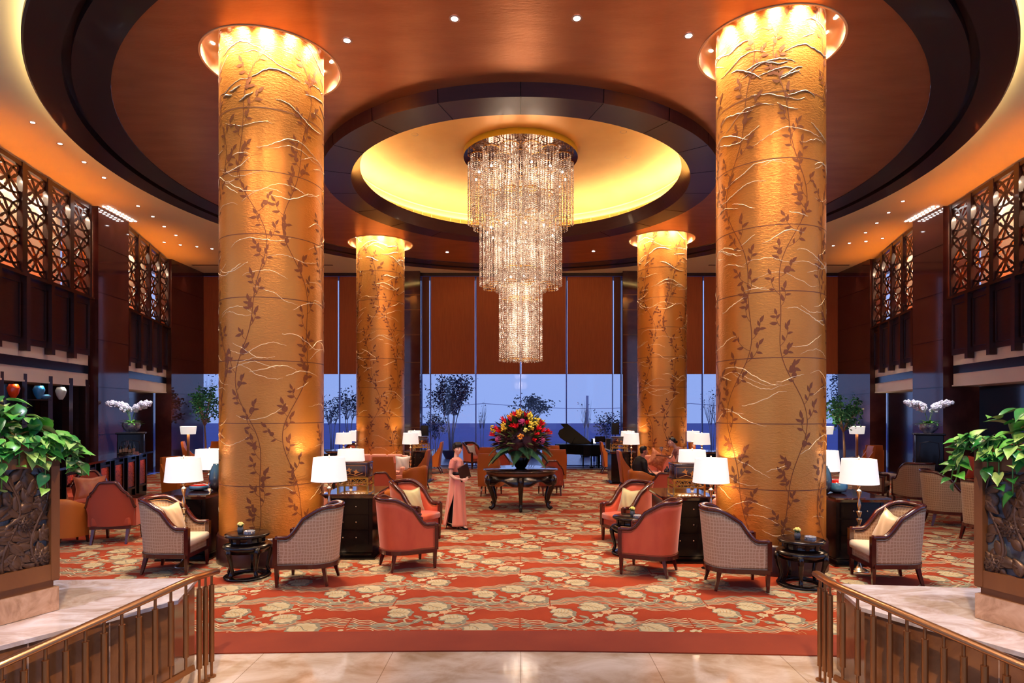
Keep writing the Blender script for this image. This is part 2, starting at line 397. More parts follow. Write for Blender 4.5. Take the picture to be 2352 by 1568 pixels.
for (ox,oy,v) in ((0,0,0),(PX*.5,PY*.5,1)):
    bigleaf(ox+.10,oy+.28,.25,.30,.2+.5*v); bigleaf(ox+.46,oy+.50,.32,.30,-.25-.3*v); bigleaf(ox+.72,oy+.08,.27,.29,.7+v,1)
    smallleaf(ox+.06,oy+.04,.20,2.6);smallleaf(ox+.24,oy-.09,.22,.4);smallleaf(ox+.0,oy-.12,.20,.1);smallleaf(ox+.36,oy+.02,.16,1.2)
    stem(ox,oy,[(.20,.20),(.24,.12),(.20,.05),(.24,-.02),(.16,-.08),(.06,-.14)],.022)
    stem(ox,oy,[(.22,.04),(.12,.06),(.02,.05)],.014);stem(ox,oy,[(.22,-.03),(.30,-.08)],.014);stem(ox,oy,[(.23,.08),(.31,.05),(.38,.03)],.014)
    flower(ox+.50,oy+.20,.060,1);flower(ox+.61,oy+.30,.055,3);flower(ox+.48,oy-.04,.05,2);flower(ox+.88,oy+.40,.060,1);flower(ox+.01,oy+.46,.05,3);flower(ox+.58,oy-.10,.045,3);flower(ox+.84,oy-.04,.05,2)
    stem(ox,oy,[(.38,.04),(.46,.0),(.54,-.06),(.64,-.12),(.76,-.10),(.86,-.05)],.012)
    stem(ox,oy,[(.40,.06),(.48,.12),(.52,.2),(.60,.28),(.68,.30),(.78,.36),(.90,.42),(1.0,.50)],.014)
    stem(ox,oy,[(.60,.28),(.64,.20),(.72,.22)],.010);stem(ox,oy,[(.78,.36),(.82,.30),(.88,.28)],.010)
    smallleaf(ox+.73,oy+.42,.11,.6,1);smallleaf(ox+.34,oy+.15,.13,2.4,2);smallleaf(ox+.98,oy+.56,.13,.4,2);smallleaf(ox+.68,oy-.16,.12,2.9,1);smallleaf(ox+.93,oy+.27,.10,.9,1);smallleaf(ox+.66,oy+.36,.09,2.2,1)
def river(x0,y0,n,amp,step,gap,ph,Lx,pk=.5):
    for k in range(n):
        wide=k%4==2; mi=2 if wide else 1; path=[];ws=[]
        for i in range(int(Lx/step)+1):
            x=x0+i*step; u=i*step/Lx; sp_=.55+.45*math.sin(PI*((u+pk)%1.0))
            y=y0+(k-n/2)*gap*sp_+amp*math.sin(x*TAU/PX+ph)+.022*math.sin(x*TAU/.2022+k*.35)*(.5+.5*sp_)
            path.append((x,y)); ws.append((.036 if wide else .0150)*(.55+.45*sp_))
        ribbon(mi,path,ws,.0008)
river(.0,.64,7,.13,.022,.050,.0,PX,0)
river(.0,1.30,6,.11,.022,.050,2.2,PX,.5)
for r_ in range(-1,15):
    for c_ in range(-8,8):
        ox=c_*PX+(r_%2)*.35; oy=5.2+r_*PY
        if oy>24 : continue
        for mi,pts in TP:
            cxm=sum(p[0] for p in pts)/len(pts)+ox; cym=sum(p[1] for p in pts)/len(pts)+oy
            if abs(cxm)>12.9 or cym<front_edge(cxm,.55) or cym>23.95: continue
            if mi==4 and len(pts)==4 and oy>13: continue
            ok=[(p[0]+ox,max(p[1]+oy,front_edge(p[0]+ox,.53)),p[2]) for p in pts]
            m.add(ok,[list(range(len(ok)))],5 if mi==4 else mi)
carpet=m.build('floor_carpet',CARP,recalc=False); carpet['kind']='structure'
m=MB(); m.box((0,24.03,.006),(26,.07,.03)); o=struct('trim_1',m,M_brass)

# ---- ceiling
M_copper=mat('copper_leaf_ceiling',(198,130,84),0.30,metal=0.75,spec=0.5,var=(182,114,70),vscale=1.2,bump=0.12,bscale=9,stretch=(1,3,1))
M_goldleaf=mat('gold_leaf_dome',(220,158,84),0.40,metal=0.4,spec=0.5,var=(228,170,96),vscale=1.5)
M_ring=mat('espresso_veneer',(62,28,26),0.3,var=(52,22,22),vscale=2,stretch=(1,1,6),coat=0.15)
M_ringd=mat('espresso_veneer_dark',(34,18,18),0.35,coat=0.1)
def annulus(mb,r0,r1,z,mi=0,seg=128,c=RC,up=False):
    mb.lathe([(r0,z),(r1,z)],seg,(c[0],c[1],0),mi,False,cap=False)
RR=1.0
def disc_with_holes(z,ro,ri,holes,name,m_):
    bm=bmesh.new(); edges=[]
    def loop(cx_,cy_,r,n):
        vv=[bm.verts.new((cx_+r*math.cos(TAU*i/n),cy_+r*math.sin(TAU*i/n),z)) for i in range(n)]
        for i in range(n): edges.append(bm.edges.new((vv[i],vv[(i+1)%n])))
    loop(RC[0],RC[1],ro,160); loop(RC[0],RC[1],ri,120)
    for (x,y) in holes: loop(x,y,RR,64)
    bmesh.ops.triangle_fill(bm,use_beauty=True,edges=edges)
    me=bpy.data.meshes.new(name); bm.to_mesh(me); bm.free(); me.materials.append(m_)
    o=bpy.data.objects.new(name,me); C.objects.link(o); o['kind']='structure'; return o
disc_with_holes(ZD,8.04,4.3,COLS,'ceiling_copper_disc',M_copper)
ZS=cam_h+5.13
# dropped espresso ring round the dome
m=MB(); c3=(RC[0],RC[1],0)
m.lathe([(4.48,ZD+.02),(4.46,ZS),(3.85,ZS),(3.66,ZS+.27),(3.72,ZS+.30),(4.05,ZS+.16),(4.3,ZD+.02)],160,c3,0,False,cap=False)
o=m.build('ceiling_ring',M_ring); o['kind']='structure'
m=MB()
for k in range(20):
    a=TAU*(k+.5)/20-PI/2-TAU/40
    p=lambda r,z:(RC[0]+r*math.cos(a),RC[1]+r*math.sin(a),z)
    m.bar([p(3.86,ZS-.001),p(4.45,ZS-.001)],.012,.006); m.bar([p(4.472,ZS+.0),p(4.482,ZD)],.012,.006,up=(math.cos(a),math.sin(a),0))
o=struct('trim_2',m,M_black)
# dome
m=MB()
m.lathe([(4.12,ZS+.2),(4.12,ZS+.52)],160,c3,1,True,cap=False)
m.lathe([(4.12,ZS+.52),(4.05,ZS+.54),(4.05,ZS+.66),(4.02,ZS+.67),(4.0,ZS+.70)],160,c3,0,True,cap=False)
m.lathe([(4.0,ZS+.70),(3.75,ZS+.80),(3.3,ZS+.88),(2.7,ZS+.92),(1.4,ZS+.94),(.01,ZS+.94)],160,c3,0,True,cap=False)
for k in range(84):
    a=TAU*k/84
    if k%4==1: continue
    m.bar([(RC[0]+4.11*math.cos(a),RC[1]+4.11*math.sin(a),ZS+.2),(RC[0]+4.11*math.cos(a),RC[1]+4.11*math.sin(a),ZS+.52)],.02,.012,2,up=(math.cos(a),math.sin(a),0))
o=m.build('ceiling_dome',[M_goldleaf,mat('dome_tile',(176,108,52),0.4,bump=.2),mat('dome_joint',(226,176,104),0.4)]); o['kind']='structure'
m=MB(); m.lathe([(3.88,ZS+.262),(3.98,ZS+.262)],128,c3,0,False,cap=False)
o=m.build('cove_light_strip',glow('cove_led_warm',(255,236,168),32)); tag(o,'hidden yellow cove light running round the inside of the gold dome','light')
# outer dark rings and perimeter ceiling
m=MB()
m.lathe([(8.04,ZD-.02),(8.56,ZD-.02),(8.56,ZD+.12),(8.68,ZD+.12),(8.68,ZD-.04),(9.12,ZD-.04),(9.15,ZD-.02),(9.15,ZD+.06),(8.9,ZD+.06)],200,c3,0,False,cap=False)
m.lathe([(8.04,ZD-.02),(8.04,ZD+.01)],200,c3,0,False,cap=False)
o=m.build('ceiling_outer_ring',M_ringd); o['kind']='structure'
m=MB(); m.lathe([(8.94,ZD+.075),(9.06,ZD+.075)],160,c3,0,False,cap=False)
o=m.build('cove_light_strip',glow('cove_led_pale',(255,232,160),13)); tag(o,'hidden pale cove light running round the rim of the big outer ceiling ring','light')
m=MB(); m.lathe([(8.4,ZD+.07),(8.4,ZP)],160,c3,0,False,cap=False); struct('ceiling_upstand',m,M_cream)
def frame_with_round_hole():
    m=MB(); n=160; vs=[]
    for i in range(n):
        a=TAU*i/n; c,s_=math.cos(a),math.sin(a); x0,y0=RC[0]+8.4*c,RC[1]+8.4*s_
        k=min(15/abs(c) if abs(c)>1e-6 else 1e9,(12.0 if s_>0 else 13.5)/abs(s_) if abs(s_)>1e-6 else 1e9)
        x1,y1=RC[0]+k*c,RC[1]+k*s_
        vs+=[(x0,y0,ZP),(x1,y1,ZP),(x0,y0,ZP+.1),(x1,y1,ZP+.1)]
    fs=[]
    for i in range(n):
        j=(i+1)%n
        for (p,q) in ((0,1),(1,3),(3,2),(2,0)): fs.append((4*i+p,4*i+q,4*j+q,4*j+p))
    m.add(vs,fs); return m
struct('ceiling_perimeter',frame_with_round_hole(),M_cream)
for k,(xa,xb) in enumerate(((-12.6,-7.2),(7.2,12.6))):
    m=MB(); m.box(((xa+xb)/2,YB-1.5,ZP-.004),(xb-xa,.10,.007)); struct('trim_%d'%(20+k),m,M_black)
# recesses above the columns
for i,(x,y) in enumerate(COLS):
    m=MB(); m.lathe([(RR,ZD-.01),(RR,ZD+.30),(.70,ZD+.30)],64,(x,y,0),0,True,cap=False); m.lathe([(RR,ZD-.01),(RR+.03,ZD-.012),(RR+.03,ZD+.0)],64,(x,y,0),0,False,cap=False)
    struct('ceiling_recess_%d'%(i+1),m,mat('recess_satin_gold',(240,190,130),0.3,metal=.3))

# ---- side walls
def wallpt(s,D):
    P=[(9.0,10.3),(13.4,11.1),(16.75,11.68),(18.4,11.78),(22.6,13.0),(25.4,13.0)]
    for (a,b),(c,d) in zip(P,P[1:]):
        if a<=D<=c: return s*(b+(d-b)*(D-a)/(c-a))
    return s*P[-1][1]
SN={-1:'left',1:'right'}
ZL0,ZL1,ZPB,ZW=5.27,7.80,3.76,2.92
lat_proto={}
def make_lattice(w,h):
    t=thing('lattice_screen','x','screen')
    fr=MB(); fr.box((-w/2+.045,0,h/2),(.09,.12,h)); fr.box((w/2-.045,0,h/2),(.09,.12,h)); fr.box((0,0,h-.05),(w-.18,.09,.1)); fr.box((0,0,.03),(w-.18,.09,.06))
    fr.build('frame',M_darkwood,t)
    la=MB(); iw=w-.18; nc=3; ch=(h-.16)/nc
    for k in range(nc):
        z0=.06+k*ch
        def P(u,v): return (-iw/2+u*iw,0,z0+v*ch)
        # petals: four arcs between corners and sides
        arcs=[((0,0),(.5,.5),(.42,.10)),((1,0),(.5,.5),(.58,.10)),((0,1),(.5,.5),(.42,.9)),((1,1),(.5,.5),(.58,.9)),
              ((0,0),(.5,.5),(.06,.40)),((1,0),(.5,.5),(.94,.40)),((0,1),(.5,.5),(.06,.60)),((1,1),(.5,.5),(.94,.6)),
              
              ((0,.25),(1,.25),(.5,.02)),((0,.75),(1,.75),(.5,.98))]
        for a,b,c in arcs:
            path=[P((1-q)**2*a[0]+2*q*(1-q)*c[0]+q*q*b[0],(1-q)**2*a[1]+2*q*(1-q)*c[1]+q*q*b[1]) for q in [i/8 for i in range(9)]]
            la.bar(path,.05,.026,up=(0,1,0))
        for d in (-.07,.07):
            la.bar([P(.28+d,.72+d*.6+.0),P(.72+d,.28+d*.6)],.045,.022,up=(0,1,0)); la.bar([P(.28-d,.28+d*.6),P(.72-d,.72+d*.6)],.045,.022,up=(0,1,0))
    la.build('lattice',M_darkwood,t); return t
for s in (-1,1):
    sd=SN[s]
    m=MB(); Tm=[]
    # plain outer wall far back and balcony soffit band
    def seg(name,D0,D1,z0,z1,off,th,mt,mi=0,mb=None):
        a=Vector((wallpt(s,D0)+s*off,D0,0)); b=Vector((wallpt(s,D1)+s*off,D1,0)); d=(b-a); L=d.length; rz=math.atan2(d.y,d.x)
        mm=mb or MB(); mm.box(((a.x+b.x)/2,(a.y+b.y)/2,(z0+z1)/2),(L,th,z1-z0),mi,rz); return mm
    m=MB()
    seg('',9,16.9,0,ZP,.95,.1,0,mb=m); seg('',16.9,18.3,0,ZP,.75,.1,0,mb=m); seg('',18.2,22.9,0,ZP,.95,.1,0,mb=m)
    struct('wall_%s'%sd,m,mat('niche_wall_ochre',(222,206,184),0.6))
    for bi,(D0,D1,n) in enumerate(((9.0,16.75,8),(18.42,22.75,4))):
        m=MB(); seg('',D0,D1,ZPB,ZL0,.06,.12,0,mb=m); seg('',D0,D1,ZL0,ZL0+.05,.30,.65,0,mb=m)
        a=Vector((wallpt(s,D0),D0,0)); b=Vector((wallpt(s,D1),D1,0)); d=b-a; L=d.length; rz=math.atan2(d.y,d.x); u=d.normalized(); nrm=Vector((-s,0,0)); nrm=Vector((u.y*-s,abs(u.x)*0+(-u.x)*-s,0))
        nrm=Vector((-u.y,u.x,0)); 
        if nrm.x*s>0: nrm=-nrm
        for k in range(n):
            c=a+u*(L*(k+.5)/n)+nrm*.02; w=L/n
            for q in (-1,1): m.box((c.x+u.x*q*(w/2-.13),c.y+u.y*q*(w/2-.13),(ZPB+ZL0)/2),(.03,.03,ZL0-ZPB-.3),0,rz)
            for z in (ZPB+.15,ZL0-.15): m.box((c.x,c.y,z),(w-.23,.03,.03),0,rz)
            e=a+u*(L*k/n)+nrm*.05; m.box((e.x,e.y,(ZPB+ZL0)/2-.08),(.14,.16,ZL0-ZPB+.16),0,rz)
        # capping rail
        mm=MB()
        c=a+d*.5+nrm*.03; m.box((c.x,c.y,ZL0+.02),(L,.2,.05),0,rz)
        struct('wall_%s_balustrade_%d'%(sd,bi+1),m,M_darkwood)
        m=MB(); seg('',D0,D1,ZW,ZPB,.12,.14,0,mb=m); seg('',D0,D1,ZPB-.50+.0,ZPB-.28,.045,.02,0,1,mb=m); seg('',D0,D1,ZW,ZW+.04,.5,.9,0,mb=m)
        o=m.build('wall_%s_fascia_%d'%(sd,bi+1),[M_white,M_black]); o['kind']='structure'
        w=L/n
        if w not in lat_proto: lat_proto[w]=Kind(make_lattice(w,ZL1-ZL0-.05))
        for k in range(n):
            c=a+u*(L*(k+.5)/n)
            nm=('far' if bi else 'near')
            pos=['first','second','third','fourth','fifth','sixth','seventh','eighth'][n-1-k]
            lat_proto[w].put((c.x,c.y,ZL0+.05),rz,('lattice screen on the %s wall beyond the stone pier, %s from the far corner' if bi else 'lattice screen on the %s wall, %s from the stone pier towards the camera')%(sd,pos),'lattice screens along the upper walls')
        # light of the niche behind and uplights at the feet
        for k in range(0,n):
            c=a+u*(L*(k+.5)/n)
            p=c-nrm*.45; q=c+nrm*.16
            if D0<10 and k<2: continue
            lamp('AREA',(p.x,p.y,ZL0+.12),4.5 if bi==0 else 4,(255,96,20),.12,(p.x,p.y,9),'niche_uplight',sy=.6)
            lamp('AREA',(p.x-nrm.x*.2,p.y,ZL1-.02),13,(255,224,190),.15,(c.x-nrm.x*.9,c.y,ZL0+.3),'niche_downlight')
            lamp('SPOT',(q.x,q.y,ZL0+.10),70,(255,140,24),.04,(q.x+nrm.x*.25,q.y+nrm.y*.25,9),'balcony_uplight',spot=1.3,blend=1)
    # polished stone piers
    m=MB(); seg('',16.85,18.30,0,ZP,.32,.95,0,mb=m); 
    struct('wall_%s_pier_1'%sd,m,M_stone)
    m=MB(); m.box((s*13.15,23.9,ZP/2),(.6,2.3,ZP)); struct('wall_%s_pier_2'%sd,m,M_stone)
    m=MB()
    for z in (1.6,2.9,4.2,5.5,6.8):
        seg('',16.84,18.31,z,z+.012,-.157,.006,0,mb=m)
        m.box((s*12.847,23.9,z),(.006,2.3,.012))
    struct('trim_%d'%(3 if s<0 else 4),m,M_black)
    # lower storey behind the balcony
    m=MB(); seg('',9,16.85,0,ZW,.85,.1,0,mb=m); seg('',18.3,22.8,0,ZW,.55,.1,0,mb=m)
    struct('wall_%s_lower'%sd,m,mat('dark_polished_panel',(30,13,12),0.15,coat=.4))
    lx=[wallpt(s,17.0)-s*.30]
    for j in range(2):
        for i in range(9):
            D=16.92+i*.163; x=wallpt(s,D)-s*(.28+.13*j)
            m=MB(); m.cyl((x,D,ZP-.015),.035,.012,10); o=m.build('pier_downlight',M_bulb)
            tag(o,'tiny round downlight in the double row over the %s stone pier'%sd,'downlight','downlights over the %s pier'%sd)
    for D in (17.1,17.5,17.9,18.2):
        lamp('SPOT',(wallpt(s,D)-s*.33,D,ZP-.03),26,(255,220,215),.03,(wallpt(s,D)-s*.22,D,0),'pier_spot',spot=.9,blend=1)
    lamp('SPOT',(s*12.65,23.6,ZP-.05),20,(255,190,150),.04,(s*12.8,23.6,0),'pier_spot',spot=.9,blend=1)

# ---- window wall
WX=lambda px: (px-VX)/FPX*YB
def struct_box(name,c,d,mt,mi=0): m=MB(); m.box(c,d); return struct(name,m,mt)
for i,(a,b) in enumerate(((929,969),(1426,1463))):
    xa,xb=WX(a),WX(b); m=MB(); m.box(((xa+xb)/2,YB-.25,ZP/2),(xb-xa,.5,ZP)); struct('wall_back_pier_%d'%(i+1),m,M_stone)
    m=MB()
    for z in (1.6,2.9,4.2,5.3,6.3,6.9): m.box(((xa+xb)/2,YB-.503,z),(xb-xa,.006,.014))
    struct('trim_%d'%(5+i),m,M_chrome if False else M_brassd)
    lamp('SPOT',((xa+xb)/2,YB-.62,ZP-.05),16,(255,180,140),.04,((xa+xb)/2,YB-.5,3),'pier_spot',spot=.8,blend=1)
m=MB(); m.box((0,YB+.0,ZP-.06),(26,.3,.14)); struct('trim_7',m,M_darkwood)
M_glass=pane_glass('window_glass')
M_mull=mat('blue_grey_aluminium',(96,110,176),0.3,metal=.7)
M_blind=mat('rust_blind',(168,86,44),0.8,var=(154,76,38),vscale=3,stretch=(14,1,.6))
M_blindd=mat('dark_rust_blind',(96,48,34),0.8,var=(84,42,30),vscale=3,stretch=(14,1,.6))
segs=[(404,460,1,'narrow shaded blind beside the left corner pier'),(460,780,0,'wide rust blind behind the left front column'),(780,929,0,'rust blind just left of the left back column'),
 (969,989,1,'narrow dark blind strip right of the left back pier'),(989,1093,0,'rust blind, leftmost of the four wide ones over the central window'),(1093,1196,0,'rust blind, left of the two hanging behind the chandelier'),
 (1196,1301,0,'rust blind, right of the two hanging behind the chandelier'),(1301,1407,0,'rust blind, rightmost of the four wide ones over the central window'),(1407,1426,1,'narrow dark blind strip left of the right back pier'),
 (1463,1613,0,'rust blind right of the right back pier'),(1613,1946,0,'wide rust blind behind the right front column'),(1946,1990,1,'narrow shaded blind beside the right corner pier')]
for i,(a,b,dk,lb) in enumerate(segs):
    xa,xb=WX(a),WX(b); w=xb-xa
    z0=cam_h+86/FPX*YB
    m=MB(); m.grid(lambda u,v:(xa+.035+u*(w-.07),YB-.12+.006*math.sin(u*w*20)+.004*math.sin(u*47+v*9),z0+v*(ZP-.14-z0)),max(4,int(w*8)),6)
    m.box(((xa+xb)/2,YB-.12,z0),(w-.06,.03,.04))
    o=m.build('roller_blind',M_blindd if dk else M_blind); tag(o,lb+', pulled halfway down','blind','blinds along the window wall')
    m=MB(); m.box(((xa+xb)/2,YB+.05,ZP/2),(w-.05,.012,ZP)); g=struct('window_%d'%(i+1),m,M_glass)
m=MB()
for px in (404,460,780,929,969,989,1093,1196,1301,1407,1426,1463,1613,1946,1990):
    x=WX(px)
    m.box((x,YB+.02,ZP/2),(.045 if px in(1093,1301) else .035,.10,ZP))
m.box((0,YB+.02,.03),(26,.12,.06))
struct('window_13_mullions',m,M_mull)
# ---- exterior terrace, water, sky
m=MB(); m.box((0,YB+5.5,-.06),(60,10.6,.1)); struct('ground_terrace',m,mat('wet_paving',(120,128,150),0.25,var=(90,98,126),vscale=3))
m=MB()
m.grid(lambda u,v:(-420+840*u,34+v*236,-3.0),12,12)
struct('ground_water',m,mat('river_water',(10,30,120),0.6,spec=.3,var=(18,44,140),vscale=.25,stretch=(.25,2,1)))
w=bpy.data.worlds.new('dusk'); sc.world=w; w.use_nodes=True; nt=w.node_tree; nt.nodes.clear()
out=nt.nodes.new('ShaderNodeOutputWorld'); bg=nt.nodes.new('ShaderNodeBackground'); tc=nt.nodes.new('ShaderNodeTexCoord')
sp=nt.nodes.new('ShaderNodeSeparateXYZ'); nt.links.new(tc.outputs['Generated'],sp.inputs[0])
cr=nt.nodes.new('ShaderNodeValToRGB'); e=cr.color_ramp.elements; e[0].position=0.0; e[0].color=lin((138,158,212)); e[1].position=.5; e[1].color=lin((150,168,224))
k=e.new(.08); k.color=lin((140,160,214))
nt.links.new(sp.outputs[2],cr.inputs[0]); nt.links.new(cr.outputs[0],bg.inputs[0]); bg.inputs[1].default_value=0.78; nt.links.new(bg.outputs[0],out.inputs[0])
# ================================================================ COLUMNS
def gold_leaf(name,c1,c2,rough=.36,metal=.45):
    m=mat(name,c1,rough,metal=metal,spec=.5,var=c2,vscale=1.1,stretch=(1,1,.6)); nt=m.node_tree; b=nt.nodes['Principled BSDF']
    tc=nt.nodes.new('ShaderNodeTexCoord')
    v=nt.nodes.new('ShaderNodeTexNoise'); v.inputs['Scale'].default_value=34; v.inputs['Detail'].default_value=5; v.inputs['Distortion'].default_value=.6
    mp=nt.nodes.new('ShaderNodeMapping'); mp.inputs['Scale'].default_value=(.6,.6,1.4); nt.links.new(tc.outputs['Object'],mp.inputs[0]); nt.links.new(mp.outputs[0],v.inputs['Vector'])
    bp=nt.nodes.new('ShaderNodeBump'); bp.inputs['Strength'].default_value=.28; bp.inputs['Distance'].default_value=.02
    nt.links.new(v.outputs['Fac'],bp.inputs['Height']); nt.links.new(bp.outputs[0],b.inputs['Normal']); return m
M_col=gold_leaf('gold_leaf_column',(226,152,66),(210,128,50),.30,.52)
M_vine=mat('umber_vine_paint',(138,76,34),.45,metal=.3)
M_vein=mat('raised_gilt_vein',(255,232,186),.3,metal=.25)
M_seam=mat('column_seam',(120,66,30),.5)
M_plinth=mat('column_plinth_brown',(66,32,28),.3,coat=.2)
CR=.755
def column_mesh():
    m=MB(); z0=.42; z1=ZD+.31
    zs=[z0+(z1-z0)*i/10 for i in range(11)]
    m.lathe([(CR,z) for z in zs],96,(0,0,0),0,True,cap=False)
    def S(u,z,off=.003):  # u = arc length
        a=u/CR; return ((CR+off)*math.cos(a),(CR+off)*math.sin(a),z)
    for k in range(8):
        z=1.17+.905*k
        m.lathe([(CR+.0015,z-.006),(CR+.0015,z+.006)],96,(0,0,0),3,True,cap=False)
    rnd=random.Random(11)
    def leaf(u,z,L,a,mi=1):
        W=L*.21; ca,sa=math.cos(a),math.sin(a); up=[];dn=[]
        N=6
        for i in range(N+1):
            t=i/N; w=W*math.sin(PI*t**.8)*(1-.1*t); x=t*L
            c_=.05*L*math.sin(PI*t)
            up.append(S(u+x*ca-(w+c_)*sa,z+x*sa+(w+c_)*ca)); dn.append(S(u+x*ca-(-w+c_)*sa,z+x*sa+(-w+c_)*ca))
        mid=[S(u+i/N*L*ca,z+i/N*L*sa) for i in range(N+1)]
        vs=up+mid+dn; n=N+1
        fs=[(i,i+1,n+i+1,n+i) for i in range(N)]+[(n+i,n+i+1,2*n+i+1,2*n+i) for i in range(N)]
        m.add(vs,fs,mi)
    def line(pts,w,mi=1,off=.0028):
        vs=[];n=len(pts)
        for i in range(n):
            a=pts[max(i-1,0)];b=pts[min(i+1,n-1)]; du,dz=b[0]-a[0],b[1]-a[1]; l=math.hypot(du,dz) or 1; nu,nz=-dz/l,du/l
            vs+= [S(pts[i][0]+nu*w/2,pts[i][1]+nz*w/2,off),S(pts[i][0]-nu*w/2,pts[i][1]-nz*w/2,off)]
        m.add(vs,[(2*i,2*i+2,2*i+3,2*i+1) for i in range(n-1)],mi)
    def rose(u,z,r):
        n=9; ring=[(u,z)]+[(u+r*(1+.12*(k%2))*math.cos(TAU*k/n),z+r*(1+.12*(k%2))*math.sin(TAU*k/n)) for k in range(n)]
        m.add([S(a,b) for a,b in ring],[(0,1+k,1+(k+1)%n) for k in range(n)],1)
        line([(u+r*.55*math.cos(t*.9)*(1-t*.08),z+r*.55*math.sin(t*.9)*(1-t*.08)) for t in range(9)],.006,4,.0045)
    NV=7
    for v in range(NV):
        u0=CR*TAU*v/NV; ph=rnd.random()*TAU; ph2=rnd.random()*TAU
        f=lambda z:u0+.19*math.sin(z*1.9+ph)+.06*math.sin(z*4.3+ph2)
        path=[(f(z0+.02+(z1-z0-.1)*i/150),z0+.02+(z1-z0-.1)*i/150) for i in range(151)]
        line(path,.010)
        z=z0+.1; side=1
        while z<z1-.25:
            u=f(z); side=-side if rnd.random()<.8 else side; L=.13+.19*rnd.random(); a=PI/2-side*(.55+.75*rnd.random())
            pts=[]
            for i in range(7):
                q=i/6; aa=a+side*.5*q; pts.append((u+L*q*math.cos(aa),z+L*q*math.sin(aa)))
            line(pts,.006)
            for q,sg in ((2,1),(4,-1),(5,1)):
                if L<.15 and q==2: continue
                leaf(pts[q][0],pts[q][1],.078+.036*rnd.random(),a+side*.3+sg*(.7+.4*rnd.random()))
            leaf(pts[6][0],pts[6][1],.090+.03*rnd.random(),a+side*.5)
            if rnd.random()<.30: rose(pts[4][0]-.02*side,pts[4][1],.030+.014*rnd.random())
            z+=.14+.13*rnd.random()
    # raised crinkled veins
    for k in range(190):
        u=rnd.random()*CR*TAU; z=z0+.15+(z1-z0-.2)*rnd.random()**.85; L=.25+.85*rnd.random(); n=int(L/.035); dirn=rnd.uniform(-.25,.25)
        if z<2.6 and rnd.random()<.5: continue
        pts=[];zz_=z;ph=rnd.random()*9
        for i in range(n):
            zz_+=.035*(dirn+.75*math.sin(i*.22+ph)*.6+rnd.uniform(-.35,.35)); pts.append((u+i*.035,zz_))
        w=.003+.004*rnd.random()*(0.5+z/8)
        P=[S(a,min(max(b,z0),z1),0.0) for a,b in pts]
        m.tube(P,[w*(.35+.65*math.sin(PI*i/max(n-1,1))) for i in range(n)],5,2)
    return m
colm=column_mesh()
col_lab=['tall gold column with painted vines, the large one at front left','tall gold column with painted vines, the large one at front right',
 'smaller-looking gold vine column at back left, behind the pink sofa','smaller-looking gold vine column at back right, behind the seated man']
pc=thing('column',col_lab[0],'column',group='gold vine columns holding the round ceiling')
colm.build('shaft',[M_col,M_vine,M_vein,M_seam,mat('vine_rose_detail',(150,84,40),.5,metal=.2)],pc,recalc=False)
m=MB(); m.lathe([(.79,0),(.79,.39),(.775,.42),(.70,.42)],64,cap=False); m.build('plinth',M_plinth,pc)
KC=Kind(pc)
for i,(x,y) in enumerate(COLS):
    KC.put((x,y,0),[1.1,2.9,4.6,.35][i],col_lab[i])
    n=16
    for k in range(n):
        a=TAU*k/n+.1; r=.885
        if i<2 or math.sin(a)<.8:
            m=MB(); m.cyl((x+r*math.cos(a),y+r*math.sin(a),ZD+.288),.028,.012,10)
            o=m.build('recess_downlight',M_bulb); tag(o,'tiny bright downlight in the ring recess round the top of the %s column'%['front left','front right','back left','back right'][i],'downlight','downlights round the %s column'%['front left','front right','back left','back right'][i])
    for k in range(12):
        a=TAU*k/12+.25
        if i>1 and math.sin(a)>.75: continue
        lamp('SPOT',(x+.92*math.cos(a),y+.92*math.sin(a),ZD+.27),200 if k%3 else 400,(255,236,214),.10,(x+.60*math.cos(a),y+.60*math.sin(a),ZD-1.4),'column_spot',spot=1.75,blend=1)

# ================================================================ CHANDELIER
M_bead=bead_mat('crystal_bead')
ch=thing('chandelier','huge three-tier crystal bead chandelier hanging from the golden dome','chandelier',(0,RC[1],0))
def bead(mb,x,y,z,r,h):
    vs=[(x,y,z-h),(x,y,z+h)]+[(x+r*math.cos(TAU*i/4+z*7),y+r*math.sin(TAU*i/4+z*7),z) for i in range(4)]
    mb.add(vs,[(0,2+(i+1)%4,2+i) for i in range(4)]+[(1,2+i,2+(i+1)%4) for i in range(4)],0,False)
def bead_tube(R,n,L,name):
    m=MB()
    for k in range(n):
        a=TAU*k/n; x,y=R*math.cos(a),R*math.sin(a); nb=int(L/.043)
        for j in range(nb): bead(m,x,y,-.03-j*.043,.0195,.0185)
    m.lathe([(R-.008,-.012),(R+.008,-.012),(R+.008,0),(R-.008,0),(R-.008,-.012)],20,cap=False,mi=1)
    for zz_ in (-L*.32,-L+.04): m.tube([(R*.72*math.cos(TAU*i/18),R*.72*math.sin(TAU*i/18),zz_) for i in range(18)],.006,4,1,closed=True)
    return m.build(name,[M_bead,M_gilt],ch)
def hang(proto,x,y,z,first):
    o=proto if first else proto.copy()
    if not first: C.objects.link(o); o.parent=ch
    o.location=(x,y,z); o.rotation_euler=(0,0,random.random()*6); return o
